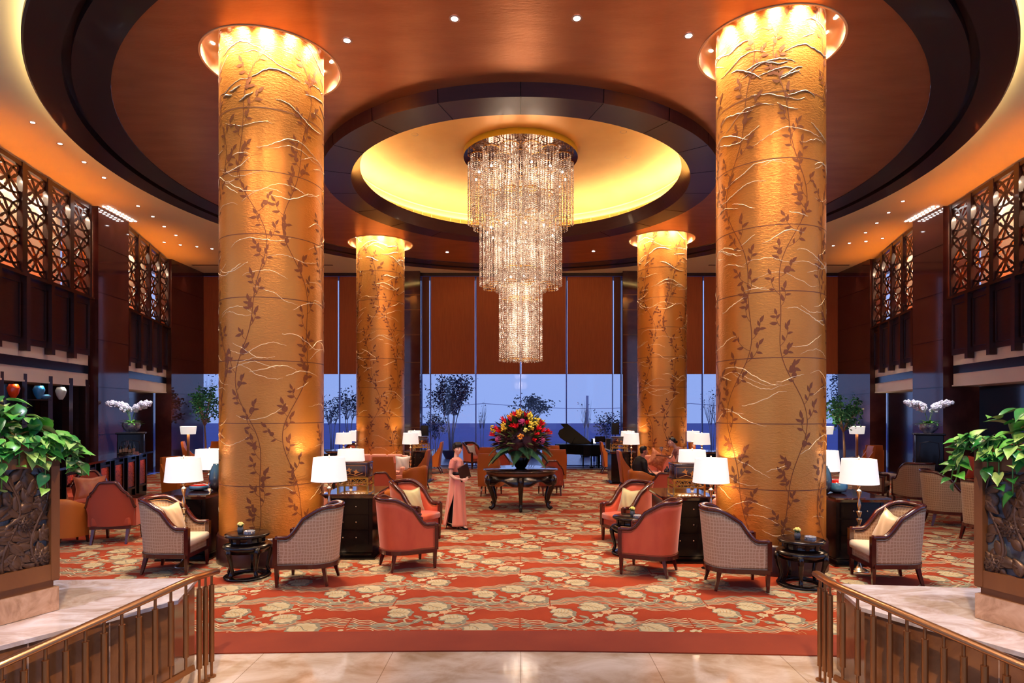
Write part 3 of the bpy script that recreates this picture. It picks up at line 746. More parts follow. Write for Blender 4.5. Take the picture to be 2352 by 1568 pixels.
# 
T1=bead_tube(.19,16,1.50,'bead_tube'); T2=bead_tube(.185,16,2.1,'bead_tube'); T3=bead_tube(.17,15,2.15,'bead_tube')
zt1=cam_h+5.84
for k in range(14): a=TAU*(k+.5)/14+PI/2; hang(T1,1.05*math.cos(a),1.05*math.sin(a),zt1,k==0)
for k in range(11): a=TAU*(k+.5)/11-PI/2; hang(T2,.78*math.cos(a),.78*math.sin(a),cam_h+4.98,k==0)
for k in range(7): a=TAU*(k+.5)/7-PI/2; hang(T3,.34*math.cos(a),.34*math.sin(a),cam_h+3.32,k==0)
for k in range(8): a=TAU*k/8; hang(T1,.60*math.cos(a),.60*math.sin(a),zt1,False)
for k in range(5): a=TAU*k/5; hang(T2,.40*math.cos(a),.40*math.sin(a),cam_h+4.98,False)
hang(T3,0,0,cam_h+3.32,False)
m=MB(); m.lathe([(1.34,cam_h+5.93),(1.34,cam_h+6.06),(.1,cam_h+6.06)],64,mi=0,cap=False); m.lathe([(1.34,cam_h+5.93),(.02,cam_h+5.93)],64,mi=1,cap=False)
m.build('canopy',[mat('yellow_canopy_band',(214,180,60),.3,metal=.4),mat('smoky_mirror',(120,92,78),.08,metal=1.0)],ch)
m=MB(); m.tube([(0,0,cam_h+5.93),(0,0,cam_h+4.9)],.012,8); 
for r,z in ((.8,4.99),(.36,3.34)): m.tube([(r*math.cos(TAU*i/40),r*math.sin(TAU*i/40),cam_h+z) for i in range(40)],.012,6,closed=True)
m.build('stem',M_gilt,ch)
m=MB(); m.ell((0,0,0),.028,seg=8,rings=6); b_=m.build('bulb',glow('chandelier_bulb',(255,236,214),6),ch); first=True
for (n,r,z,o_) in ((14,1.05,5.45,PI/2),(11,.8,4.2,0),(7,.36,3.1,0)):
    for k in range(n):
        a=TAU*(k+.5)/n+o_; q=b_ if first else b_.copy()
        if not first: C.objects.link(q)
        first=False; q.location=(r*math.cos(a),r*math.sin(a),cam_h+z)
for (r,z,n,e) in ((0.62,5.35,6,14),(0.60,4.5,5,11),(.55,3.6,5,11),(.2,2.75,3,8),(.2,2.1,3,8),(.2,1.5,3,6.5)):
    for k in range(n):
        a=TAU*(k+.5)/max(n,1)-PI/2; lamp('POINT',(r*math.cos(a),RC[1]+r*math.sin(a),cam_h+z),e,(255,226,198),.22,name='chandelier_light')

# ================================================================ DOWNLIGHTS
def ceil_light(px,py,H,label,e=90,col=(255,222,190),r=.055,group=None,spot=1.25,on=True):
    z=cam_h+H; D=H*FPX/(VY-py); x=cx(px,D)
    t=thing('ceiling_downlight',label,'downlight',(x,D,z),0,group)
    m=MB(); m.lathe([(r*.85,-.002),(r*1.35,-.010),(r*1.4,0)],20,cap=False); m.build('trim_ring',mat('downlight_trim',(190,150,120),.4,metal=.4),t)
    m=MB(); m.cyl((0,0,-.006),r*.85,.004,18); m.build('lens',M_bulb if on else mat('dim_lens',(200,160,150),.4,emit=(255,230,220),es=.6),t)
    if e: lamp('SPOT',(x,D,z-.03),e,col,.04,(x,D,0),'downlight_beam',spot=spot,blend=.9)
g='downlights in the copper ceiling'
for i,(px,py,w_) in enumerate(((797,93,'just right of the top of the front left column'),(1044,43,'left of the two at the very top middle'),(1325,42,'right of the two at the very top middle'),(1582,82,'just left of the top of the front right column'),(1027,579,'small dim one far back, left of the chandelier'),(1363,577,'small dim one far back, right of the chandelier'))):
    ceil_light(px,py,5.355,'copper ceiling downlight, '+w_,120,group=g)
g='downlights in the gold dome'
for (px,py,w_) in ((953,308,'nearest left'),(1432,302,'nearest right'),(942,366,'far left edge'),(1442,360,'far right edge'),(993,410,'rear left, in the bright cove'),(1389,407,'rear right, in the bright cove')):
    ceil_light(px,py,6.06,'gold dome downlight, '+w_,150,(255,214,170),group=g,spot=1.0)
LP=[(75,281),(138,330),(193,372),(239,408),(317,473),(351,497),(377,520),(404,540),(377,556),(414,562),(452,566),(487,571)]
RP=[(2074,462),(2041,488),(2014,512),(1988,534),(2027,547),(1951,558),(1989,554),(1914,564)]
g='downlights in the pale ceiling by the side walls'
for s_,L_ in (('left',LP),('right',RP)):
    for k,(px,py) in enumerate(L_):
        ordn=['nearest','second','third','fourth','fifth','sixth','seventh','eighth','ninth','tenth','eleventh','farthest'][k] if k<len(L_)-1 else 'farthest'
        ceil_light(px,py,5.598,'downlight in the orange-lit ceiling by the %s wall, %s from the camera'%(s_,ordn),70 if k%2==0 else 40,(255,226,205),.045,g)
# ================================================================ FURNITURE PROTOTYPES (all face +X, stand on z=0)
def sm(x): x=max(0,min(1,x)); return x*x*(3-2*x)
def tub_armchair(cloth,seatm,label,nails=True):
    t=thing('tub_armchair',label,'armchair')
    W=.335; XF=.33; XB=-.37
    def plan(s,inset=0.0,z=.3):
        a=abs(s); sg=1 if s>0 else -1; w=W-inset
        tp=1-.07*(1-(z-.28)/.76)
        if a>.5: x=XF-(1-a)/.5*(XF+.02); y=w
        else:
            q=a/.5*PI/2; x=-.02-(abs(XB)-.02-inset)*math.cos(q)**.85; y=w*math.sin(q)**.8
            x-=.07*((z-.28)/.76)*math.cos(q)
        return x,sg*y*(tp if a<.5 else 1-(1-tp)*max(0,1-(a-.5)/.5))
    def top(s):
        a=abs(s); return .635+.38*(1-sm((a-.27)/.55)) - .02*(1-a)*0
    NS=44; NZ=7; zb=.285
    def surf(u,v):
        s=-1+2*u; zt=top(s)-.02
        # v: outer up (0..0.45), over, inner down
        if v<=.5: z=zb+(zt-zb)*(v/.5); x,y=plan(s,0,z)
        else: z=zt-(zt-zb)*((v-.5)/.5); x,y=plan(s,.055,z)
        return (x,y,z)
    m=MB(); m.grid(surf,NS,2*NZ,0)
    for s in (-1,1):
        m.box((XF-.03,s*(W-.03),(zb+.62)/2),(.03,.055,.62-zb))
    m.build('upholstery',cloth,t,recalc=True)
    m=MB()
    path=[]
    for i in range(NS+1):
        s=-1+2*i/NS; z=top(s); x,y=plan(s,.027,z); path.append((x,y,z))
    m.tube(path,1.0,smooth=True,up=(0,0,1),prof=[(-.036,-.02),(.036,-.02),(.040,.006),(.025,.024),(-.025,.024),(-.040,.006)])
    for s in (-1,1): m.box((XF,s*(W-.027),.455),(.055,.07,.37))
    lo=[(plan(-1+2*i/NS,.02,.28)+(.262,)) for i in range(NS+1)]
    m.bar(lo,.075,.055); m.bar([(XF-.01,-W+.02,.262),(XF-.01,W-.02,.262)],.05,.055)
    m.bar([(-.315,0,.30),(-.352,0,.7),(-.385,0,.99)],.055,.02,up=(1,0,0))
    m.build('frame',M_mahog,t)
    for (x,y,sx,sy) in ((XF-.01,W-.035,0,0),(XF-.01,-W+.035,0,0),(-.25,.235,-.06,.03),(-.25,-.235,-.06,-.03)):
        l=MB(); l.bar([(x,y,.27),(x+sx*.4,y+sy*.4,.13),(x+sx,y+sy,0)],.05,.05,up=(1,0,0))
        # taper
        l.v=[(vx if vz>.2 else (x+sx)+(vx-(x+sx))*(.62 if vz<.05 else .85),vy if vz>.2 else (y+sy)+(vy-(y+sy))*(.62 if vz<.05 else .85),max(vz,0)) for vx,vy,vz in l.v]
        l.build('leg',M_mahog,t)
    def dpad(zs,front,inset):
        out=[]
        for i in range(33):
            s=-1+2*i/32; x,y=plan(s,inset,.3); out.append((x,y))
        out=[(front,-W+inset)]+out+[(front,W-inset)] if True else out
        q=MB(); n=len(out); vs=[]
        for z,k in zs:
            for (x,y) in out: vs.append((.03+(x-.03)*k,y*k,z))
        L_=len(zs); fs=[(j*n+i,j*n+(i+1)%n,(j+1)*n+(i+1)%n,(j+1)*n+i) for j in range(L_-1) for i in range(n)]
        vs.append((.03,0,zs[-1][0]+.012)); fs+=[((L_-1)*n+i,(L_-1)*n+(i+1)%n,L_*n) for i in range(n)]
        q.add(vs,fs,0,True); return q
    dpad([(.28,.99),(.385,.99)],XF-.005,.05).build('seat_base',cloth,t)
    dpad([(.385,.95),(.395,.99),(.42,1.0),(.455,1.0),(.478,.985),(.492,.94),(.500,.80),(.508,.5)],XF+.035,.065).build('seat_cushion',seatm,t)
    if nails:
        m=MB()
        for i in range(0,131):
            s=-1+2*i/130
            for (inset,dz,side) in ((-.004,-.045,1),(.059,-.045,1),(-.004,None,1)):
                z=(top(s)+dz) if dz is not None else .305
                x,y=plan(s,inset,z); m.add([(x+.006,y,z),(x-.006,y,z),(x,y+.006,z),(x,y-.006,z),(x,y,z+.006),(x,y,z-.006)],[(0,2,4),(2,1,4),(1,3,4),(3,0,4),(2,0,5),(1,2,5),(3,1,5),(0,3,5)])
        for s in (-1,1):
            for k in range(13):
                z=.31+.024*k
                y=s*(W+.003); x=XF-.045; m.add([(x+.006,y,z),(x-.006,y,z),(x,y+.006,z),(x,y-.006,z),(x,y,z+.006),(x,y,z-.006)],[(0,2,4),(2,1,4),(1,3,4),(3,0,4),(2,0,5),(1,2,5),(3,1,5),(0,3,5)])
        o=m.build('nail_trim',M_brassd,t); o['kind']='stuff'
    return t
def pillow_mesh(w=.46,h=.46,th=.15,pipe=None):
    m=MB(); N=14
    def f(sg):
        def g(u,v):
            a,b=2*u-1,2*v-1; pin=.88+.12*(abs(a*b))**1.2
            e=(1-abs(a)**3.2)*(1-abs(b)**3.2)
            wr=.006*math.sin(a*9+b*4)*e
            return (a*w/2*(pin+.06*a*a*b*b),sg*(th/2*e**.55+wr),b*h/2*(pin+.06*a*a*b*b))
        return g
    m.grid(f(1),N,N); m.grid(f(-1),N,N); return m
def pillow(label,mt,loc,rz,tilt=-.35,w=.46,h=.46,th=.15,roll=0,pipe=None,group=None):
    # faces +X by default; stands on its lower edge and leans back
    t=thing('throw_pillow',label,'pillow',loc,rz,group)
    m=pillow_mesh(w,h,th)
    R=Matrix.Rotation(tilt,4,'Y')@Matrix.Rotation(PI/2,4,'Z')@Matrix.Rotation(roll,4,'Y')
    Z=Matrix.Translation((0,0,h*.47*math.cos(tilt)+(.10 if abs(roll)>.3 else 0)))
    m.v=[tuple(Z@R@Vector(p)) for p in m.v]; m.build('cover',mt,t)
    P=[]
    for i in range(40):
        q=i/40*4; k=int(q); r=q-k; a,b=[(2*r-1,-1),(1,2*r-1),(1-2*r,1),(-1,1-2*r)][k]
        pin=.88+.12*(abs(a*b))**1.2; P.append(tuple(Z@R@Vector((a*w/2*(pin+.06*a*a*b*b),0,b*h/2*(pin+.06*a*a*b*b)))))
    m=MB(); m.tube(P,.006,6,closed=True); m.build('piping',pipe or mt,t); return t
def leg_taper(t,x,y,h,dx,dy,mt,w=.05,name='leg',curve=0):
    l=MB(); P=[]
    N=6
    rad=[]
    for i in range(N+1):
        q=i/N; P.append((x+dx*q+curve*math.sin(PI*q)*(1 if dx>=0 else -1),y+dy*q,h*(1-q))); rad.append(w*(.62-.26*q))
    l.tube(P,rad,4,rot=PI/4,smooth=False,up=(1,0.01,0)); l.build(name,mt,t)
def wing_chair(label,mt=None):
    mt=mt or M_orleather
    t=thing('high_back_chair',label,'armchair')
    m=MB()
    # tall slightly raked back, rolled top
    def back(sg):
        def g(u,v):
            z=.26+.88*v; y=(u-.5)*2*(.235+.035*math.sin(v*PI*.9)); x=-.24-.13*v**1.3+sg*(.055-.015*v)
            x+= (-.012 if v>.93 else 0)*sg
            return (x+sg*.01*(1-(2*u-1)**2),y,z)
        return g
    m.grid(back(1),8,12); m.grid(back(-1),8,12)
    ys=[(0,0),(1,0)]
    for u in (0,1):
        vs=[];n=13
        for i in range(n): vs+= [back(1)(u,i/12),back(-1)(u,i/12)]
        m.add(vs,[(2*i,2*i+2,2*i+3,2*i+1) for i in range(n-1)],0,True)
    vs=[]
    for i in range(9): vs+= [back(1)(i/8,1),back(-1)(i/8,1)]
    m.add(vs,[(2*i,2*i+2,2*i+3,2*i+1) for i in range(8)],0,True)
    m.build('backrest',mt,t)
    for s in (-1,1):
        a=MB(); poly_=[(-.26,.26),(.28,.26),(.30,.56),(.24,.60),(.05,.60),(-.08,.66),(-.20,.80),(-.31,.98),(-.33,.80)]
        T=Matrix.Translation((0,s*.27,0))@Matrix.Rotation(PI/2,4,'X')
        a.prism(poly_,-.035,.035,T=T); a.build('arm',mt,t)
    m=MB(); m.rbox((.52,.46,.16),.03,0,Matrix.Translation((.02,0,.33))); m.rbox((.50,.46,.09),.04,0,Matrix.Translation((.03,0,.44)),puff=.02); m.build('seat',mt,t)
    for (x,y,dx) in ((.24,.22,.03),(.24,-.22,.03),(-.22,.20,-.14),(-.22,-.20,-.14)): leg_taper(t,x,y,.27,dx,0,M_mahog,.055,curve=.0 if dx>0 else .02)
    return t
def barrel_chair(label,mt=None,R=.36,H=.76):
    mt=mt or M_camel
    t=thing('barrel_chair',label,'armchair'); m=MB()
    def g(u,v):
        a=PI*.30+u*PI*1.40; k=abs(2*u-1); zt=H-.12*sm((k-.45)/.5)
        if v<=.4: r=R*(.93+.07*v/.4); z=.14+(zt-.14)*v/.4
        elif v<=.6: q=(v-.4)/.2; r=R-.075*q; z=zt+.03*math.sin(PI*q)
        else: q=(v-.6)/.4; r=R-.075-.02*q; z=zt-(zt-.3)*q
        return (r*math.cos(a)*1.0,r*math.sin(a)*.98,z)
    m.grid(g,28,14)
    for u in (0,1):
        m.add([g(u,i/14) for i in range(15)],[list(range(15))])
    m.build('shell',mt,t)
    m=MB(); m.lathe([(R*.80,.13),(R*.82,.36),(R*.82,.44),(R*.74,.475),(.01,.48)],28); m.build('seat',mt,t)
    for (x,y) in ((.2,.18),(.2,-.18),(-.2,.18),(-.2,-.18)): leg_taper(t,x,y,.15,.02 if x>0 else -.03,0,M_mahog,.05)
    return t
def camelback(label,mt,tub=False):
    t=thing('camelback_chair',label,'armchair')
    def top(k):  # k in -1..1 silhouette of back, stepped shoulders
        a=abs(k); return .93-.16*sm((a-.25)/.45)-.05*(1 if a>.74 else 0)-.18*sm((a-.80)/.2)
    W=.33
    def g(sg):
        def f(u,v):
            k=2*u-1; zt=top(k); z=.27+(zt-.27)*v; ww=W*(.90+.10*v)
            x=-.26-.06*v+.10*k*k+ (.10 if abs(k)>.8 else 0)*0+sg*.035
            return (x,k*ww,z)
        return f
    m=MB(); m.grid(g(1),30,8); m.grid(g(-1),30,8)
    for u in (0,1):
        vs=[]
        for i in range(9): vs+=[g(1)(u,i/8),g(-1)(u,i/8)]
        m.add(vs,[(2*i,2*i+2,2*i+3,2*i+1) for i in range(8)])
    m.build('back_panel',mt,t)
    m=MB(); P=[]
    for i in range(41):
        u=i/40; a=g(0)(u,1); P.append((a[0],a[1],a[2]+.005))
    m.tube(P,1.0,up=(0,0,1),prof=[(-.045,-.018),(.045,-.018),(.04,.02),(-.04,.02)]); m.build('rim',M_mahog,t)
    for s in (-1,1):
        a=MB(); T=Matrix.Translation((0,s*.30,0))@Matrix.Rotation(PI/2,4,'X')
        a.prism([(-.2,.26),(.24,.26),(.26,.56),(.0,.60),(-.2,.68)],-.035,.035,T=T); a.build('arm',mt,t)
    m=MB(); m.rbox((.54,.54,.14),.03,0,Matrix.Translation((.01,0,.33))); m.rbox((.52,.52,.09),.035,0,Matrix.Translation((.02,0,.43)),puff=.02); m.build('seat',mt,t)
    m=MB(); m.bar([(-.24,-.27,.245),(-.24,.27,.245),(.24,.27,.245),(.24,-.27,.245)],.05,.04,closed=True); m.build('frame',M_mahog,t)
    for (x,y,dx) in ((.22,.25,.02),(.22,-.25,.02),(-.22,.24,-.09),(-.22,-.24,-.09)): leg_taper(t,x,y,.25,dx,0,M_mahog,.055)
    return t
def stool_table(label):
    t=thing('round_side_table',label,'side table')
    m=MB(); m.lathe([(.0,.60),(.27,.60),(.285,.592),(.292,.575),(.275,.555),(.235,.545)],40,cap=False); m.build('tabletop',M_blackwood,t)
    m=MB(); m.lathe([(.225,.55),(.215,.50),(.225,.475),(.27,.468),(.305,.445),(.315,.42),(.30,.395),(.285,.385),(.27,.35),(.26,.385),(.22,.40)],40,cap=False)
    for k in range(10):
        a=TAU*k/10; m.box((.222*math.cos(a),.222*math.sin(a),.515),(.02,.05,.06),0,a)
    m.build('apron',M_blackwood,t)
    for k in range(5):
        a=TAU*k/5+.3; l=MB(); P=[];r_=[]
        for (r,z,w) in ((.285,.42,.045),(.300,.36,.040),(.285,.28,.032),(.262,.20,.026),(.248,.12,.024),(.262,.07,.028),(.285,.045,.022)):
            P.append((r*math.cos(a),r*math.sin(a),z)); r_.append(w)
        l.tube(P,r_,8); l.ell((.268*math.cos(a),.268*math.sin(a),.045),.024,seg=8,rings=6); l.build('leg',M_blackwood,t)
    m=MB(); m.lathe([(.20,.032),(.29,.034),(.305,.022),(.30,.0),(.19,.0),(.20,.032)],40,cap=False); m.build('base_ring',M_blackwood,t)
    return t
def console_table(label,w=.80,d=1.02,h=1.0):
    t=thing('console_cabinet',label,'cabinet')
    m=MB(); m.box((0,0,h-.012),(w,d,.024)); m.box((0,0,h-.045),(w-.02,d-.02,.045),taper=.93); m.build('top',mat('console_top',(44,22,24),.06,spec=.7,coat=.5),t)
    m=MB(); bw=w*.86; bd=d*.80; m.box((0,0,(h-.07)/2+.05),(bw,bd,h-.17)); 
    for s in (-1,1): m.box((s*(bw/2-.02),-bd/2-.004,(h-.07)/2+.05),(.045,.01,h-.19))
    m.build('body',M_black,t)
    for k in range(3):
        dr=MB(); z=h-.20-.235*k; dr.box((0,-bd/2-.006,z),(bw-.12,.014,.215)); o=dr.build('drawer',M_black,t)
        for s in (-.1,.1):
            kb=MB(); kb.ell((s,-bd/2-.022,z),.012,seg=8,rings=6); kb.build('knob',M_chrome,o)
    m=MB(); m.box((0,0,.055),(w*.80,d*.74,.05)); m.box((0,0,.015),(w*.98,d*.92,.03),taper=1.0); m.build('plinth',M_black,t)
    return t
def cone_lamp(label):
    t=thing('floor_lamp',label,'lamp')
    m=MB(); m.lathe([(.135,.0),(.135,.006),(.10,.022),(.05,.05),(.022,.10),(.014,.16)],32); m.build('base',M_chrome,t)
    m=MB(); pr=[(.012,.14),(.016,.30)]
    z=.30
    pr+= [(.013,.34),(.028,.42),(.013,.50),(.012,.53)]
    for k in range(3): pr+= [(.013,.53+.105*k),(.040,.62+.105*k),(.042,.632+.105*k),(.012,.634+.105*k)]
    pr+= [(.013,.85),(.030,.93),(.013,1.0),(.012,1.02),(.036,1.115),(.044,1.125),(.020,1.14),(.012,1.16),(.022,1.18),(.034,1.205),(.022,1.235),(.010,1.25),(.010,1.3)]
    m.lathe(pr,20); m.build('stem',M_chrome,t)
    m=MB(); m.lathe([(.255,1.235),(.222,1.575)],40,cap=False); m.lathe([(.251,1.235),(.218,1.575)],40,cap=False)
    m.lathe([(.256,1.232),(.256,1.240)],40,mi=0,cap=False)
    m.build('lamp_shade',M_shade,t)
    m=MB(); m.tube([(0,0,1.28),(0,0,1.60)],.006,6); m.ell((0,0,1.605),.013,seg=8,rings=6)
    for a in (0,PI/2,PI): m.bar([(-.222*math.cos(a),-.222*math.sin(a),1.565),(.222*math.cos(a),.222*math.sin(a),1.565)],.005,.005)
    m.build('finial',M_chrome,t)
    m=MB(); m.ell((0,0,1.38),.04,seg=10,rings=8); m.build('bulb',glow('lamp_bulb',(255,236,215),9),t)
    return t
def drum_lamp(label):
    t=thing('floor_lamp',label,'lamp')
    m=MB(); m.lathe([(.16,0),(.16,.02),(.03,.04)],24); m.build('base',M_brassd,t)
    m=MB(); m.box((0,0,.72),(.07,.07,1.38)); m.build('post',mat('pale_wood_post',(176,122,74),.4),t)
    m=MB(); m.lathe([(.25,1.42),(.285,1.70)],32,cap=False,sy=.8); m.build('lamp_shade',M_shade,t)
    m=MB(); m.ell((0,0,1.52),.035,seg=8,rings=6); m.build('bulb',glow('lamp_bulb',(255,236,215),9),t)
    return t
def gift_box(label,bird=False):
    t=thing('lacquer_box',label,'box')
    m=MB(); m.rbox((.46,.36,.20),.008,0,Matrix.Translation((0,0,.10))); m.rbox((.47,.37,.045),.01,0,Matrix.Translation((0,0,.215))); m.build('case',mat('plum_lacquer',(56,24,26),.2,coat=.4),t)
    m=MB()
    for s in (-1,1):
        m.bar([(-.20,s*.183,.02),(.20,s*.183,.02),(.20,s*.183,.185),(-.20,s*.183,.185)],.006,.004,closed=True,up=(0,1,0))
        # painted birds and sprigs
        for (bx,bz,q) in ((-.07,.11,1),(.06,.08,-1)):
            pts=[(bx-.05*q,bz),(bx-.01*q,bz+.016),(bx+.01*q,bz+.05),(bx+.025*q,bz+.02),(bx+.055*q,bz+.025),(bx+.03*q,bz-.002),(bx+.035*q,bz-.04),(bx,bz-.014)]
            m.prism([(a,b) for a,b in pts],-.0015,.0015,T=Matrix.Translation((0,s*.183,0))@Matrix.Rotation(PI/2,4,'X'))
        m.tube([(-.15,s*.184,.03),(-.05,s*.184,.06),(.05,s*.184,.03),(.16,s*.184,.07)],.004,4)
    m.build('painting',mat('gold_paint',(206,132,66),.4,metal=.4),t)
    m=MB()
    for s in (-1,1):
        m.rbox((.004,.05,.09),.001,0,Matrix.Translation((s*.237,0,.16))); m.tube([(s*.245,-.03,.15),(s*.25,0,.11),(s*.245,.03,.15)],.005,6)
    m.build('latch',M_chrome,t); return t
def gilt_stand(label):
    t=thing('gilt_stand',label,'stand'); m=MB(); w,d,h=.50,.40,.20
    for sx in (-1,1):
        for sy in (-1,1): m.box((sx*(w/2-.015),sy*(d/2-.015),h/2),(.028,.028,h))
    for z in (h-.012,.07): m.bar([(-w/2+.015,-d/2+.015,z),(w/2-.015,-d/2+.015,z),(w/2-.015,d/2-.015,z),(-w/2+.015,d/2-.015,z)],.022,.022,closed=True)
    m.box((0,0,h-.005),(w-.03,d-.03,.01))
    m.build('frame',M_gilt,t)
    m=MB()
    for s in (-1,1):
        for k in range(4):
            x0=-w/2+.03+k*(w-.06)/4; x1=x0+(w-.06)/4
            m.bar([(x0,s*(d/2-.015),.075),(x1,s*(d/2-.015),h-.02)],.01,.01); m.bar([(x1,s*(d/2-.015),.075),(x0,s*(d/2-.015),h-.02)],.01,.01)
    m.build('fretwork',M_gilt,t); return t
def lathe_thing(name,label,cat,prof,mt,loc,seg=28,group=None,bands=None):
    m=MB(); m.lathe(prof,seg,cap=True)
    o=m.build(name,mt); o.location=loc; tag(o,label,cat,group); return o
def glaze(name,c1,c2,z0,z1,rough=.08):
    m=mat(name,c1,rough,spec=.6,coat=.6); nt=m.node_tree; b=nt.nodes['Principled BSDF']
    tc=nt.nodes.new('ShaderNodeTexCoord'); sp=nt.nodes.new('ShaderNodeSeparateXYZ'); nt.links.new(tc.outputs['Object'],sp.inputs[0])
    mr=nt.nodes.new('ShaderNodeMapRange'); mr.inputs[1].default_value=z0; mr.inputs[2].default_value=z1; nt.links.new(sp.outputs[2],mr.inputs[0])
    cr=nt.nodes.new('ShaderNodeValToRGB'); e=cr.color_ramp.elements; e[0].color=lin(c1); e[1].color=lin(c2); nt.links.new(mr.outputs[0],cr.inputs[0]); nt.links.new(cr.outputs[0],b.inputs['Base Color']); return m
M_crystal=mat('cut_crystal',(235,235,240),.03,spec=.8,trans=.85)
def posy(label,loc,col=(226,206,70)):
    t=thing('posy_glass',label,'flower glass',loc)
    m=MB(); m.lathe([(.02,0),(.034,.005),(.040,.04),(.036,.085),(.033,.085),(.036,.04),(.02,.01)],20,cap=False); m.build('glass',M_crystal,t)
    m=MB(); m.lathe([(.0,.01),(.032,.012),(.035,.05),(.031,.075),(0,.078)],16); 
    for k in range(4): a=k*1.7; m.tube([(0,0,.06),(.02*math.cos(a),.02*math.sin(a),.10),(.045*math.cos(a),.045*math.sin(a),.115)],[.012,.016,.002],5)
    m.build('leaves',mat('posy_green',(40,74,28),.4),t)
    m=MB(); rnd=random.Random(3)
    for k in range(12):
        a=k*2.4; r=.012+.0028*k; z=.135-.0022*k
        m.ell((r*math.cos(a),r*math.sin(a),z),(.017,.012,.016),seg=7,rings=5,T=None)
    m.build('flower',mat('petal_%d'%col[0],col,.5,var=(250,236,150),vscale=30),t); return t
def ashtray(label,loc):
    m=MB(); n=24; pr=[(.02,0),(.062,0),(.070,.034),(.064,.040),(.052,.018),(.01,.016)]
    m.lathe(pr,n,smooth=False)
    for k in range(8): a=TAU*k/8; m.box((.066*math.cos(a),.066*math.sin(a),.022),(.012,.02,.034),0,a)
    o=m.build('ashtray',mat('crystal_dish',(225,222,222),.06,metal=.55)); o.location=loc; tag(o,label,'ashtray'); return o
# ================================================================ PLACEMENT
def rad(d): return d*PI/180
# --- foreground beige tub chairs
KB=Kind(tub_armchair(M_beige,M_seat,'x'))
gB='beige checked tub armchairs in the foreground'
B=[((-4.92,8.78),2,'beige checked tub armchair with ivory seat, left of the front left column, facing right'),
   ((-2.80,8.20),181,'beige checked tub armchair right of the front left column, turned to the left'),
   ((2.76,7.98),-3,'beige checked tub armchair left of the front right column, turned to the right'),
   ((4.86,8.20),176,'beige checked tub armchair with ivory seat, right of the front right column, facing left')]
for (p,a,l) in B: KB.put((p[0],p[1],0),rad(a),l,gB)
gP='champagne pillows on the beige tub armchairs'
pillow('champagne satin pillow standing in the leftmost beige tub armchair',M_champ,(-4.93,8.76,.50),rad(-6),-.28,.43,.46,.16,group=gP)
pillow('champagne satin pillow barely showing inside the second beige tub armchair from the left',M_champ,(-2.80,8.20,.50),rad(181),-.28,.42,.44,.15,group=gP)
pillow('champagne satin pillow barely showing in the beige armchair left of the front right column',M_champ,(2.76,7.98,.50),rad(-3),-.28,.42,.44,.15,group=gP)
pillow('champagne satin pillow slumped in the rightmost beige foreground tub armchair',M_champ,(4.86,8.18,.48),rad(186),-.32,.43,.45,.17,roll=.22,group=gP)
# --- orange moire tub chairs
KO=Kind(tub_armchair(M_orcloth,M_orcloth,'x'))
gO='orange tub armchairs beside the aisle'
O=[((-1.66,8.98),30,'orange patterned tub armchair seen from behind, left of the aisle'),
   ((-1.86,10.78),-28,'orange tub armchair with a gold pillow, left of the aisle, facing the camera'),
   ((1.81,8.66),153,'orange patterned tub armchair seen from behind, right of the aisle'),
   ((1.86,10.68),207,'orange tub armchair with a pale gold pillow, right of the aisle, facing the camera')]
for (p,a,l) in O: KO.put((p[0],p[1],0),rad(a),l,gO)
pillow('pale gold satin pillow in the orange tub armchair left of the aisle',M_gsatin,(-1.87,10.77,.50),rad(-34),-.3,.42,.42,.14,group='pale gold pillows on the orange tub armchairs')
pillow('pale gold satin pillow in the orange tub armchair right of the aisle',M_gsatin,(1.86,10.68,.50),rad(212),-.3,.42,.42,.14,group='pale gold pillows on the orange tub armchairs')
# --- round side tables
KT=Kind(stool_table('x')); gT='round black side tables'
T=[((-3.72,8.42),'round black carved side table in front of the front left column'),((3.64,8.02),'round black carved side table in front of the front right column'),
   ((-1.89,9.98),'small round black side table between the two orange chairs left of the aisle'),((1.74,9.76),'small round black side table between the two orange chairs right of the aisle')]
for (p,l) in T: KT.put((p[0],p[1],0),.2,l,gT)
posy('pale yellow flower in a tiny glass on the round table before the front left column',(-3.80,8.38,.60),(232,214,120))
ashtray('crystal ashtray on the round table before the front left column',(-3.66,8.34,.60))
posy('yellow rose in a tiny glass on the round table before the front right column',(3.58,8.0,.60),(228,214,96))
ashtray('crystal ashtray on the round table before the front right column',(3.73,7.96,.60))
posy('yellow flower in a tiny glass on the side table left of the aisle',(-1.93,9.92,.60),(228,196,40))
ashtray('crystal ashtray on the side table left of the aisle',(-1.88,9.80,.60))
posy('yellow flower in a tiny glass on the side table right of the aisle',(1.76,9.74,.60),(230,204,60))
ashtray('crystal ashtray on the side table right of the aisle',(1.82,9.60,.60))
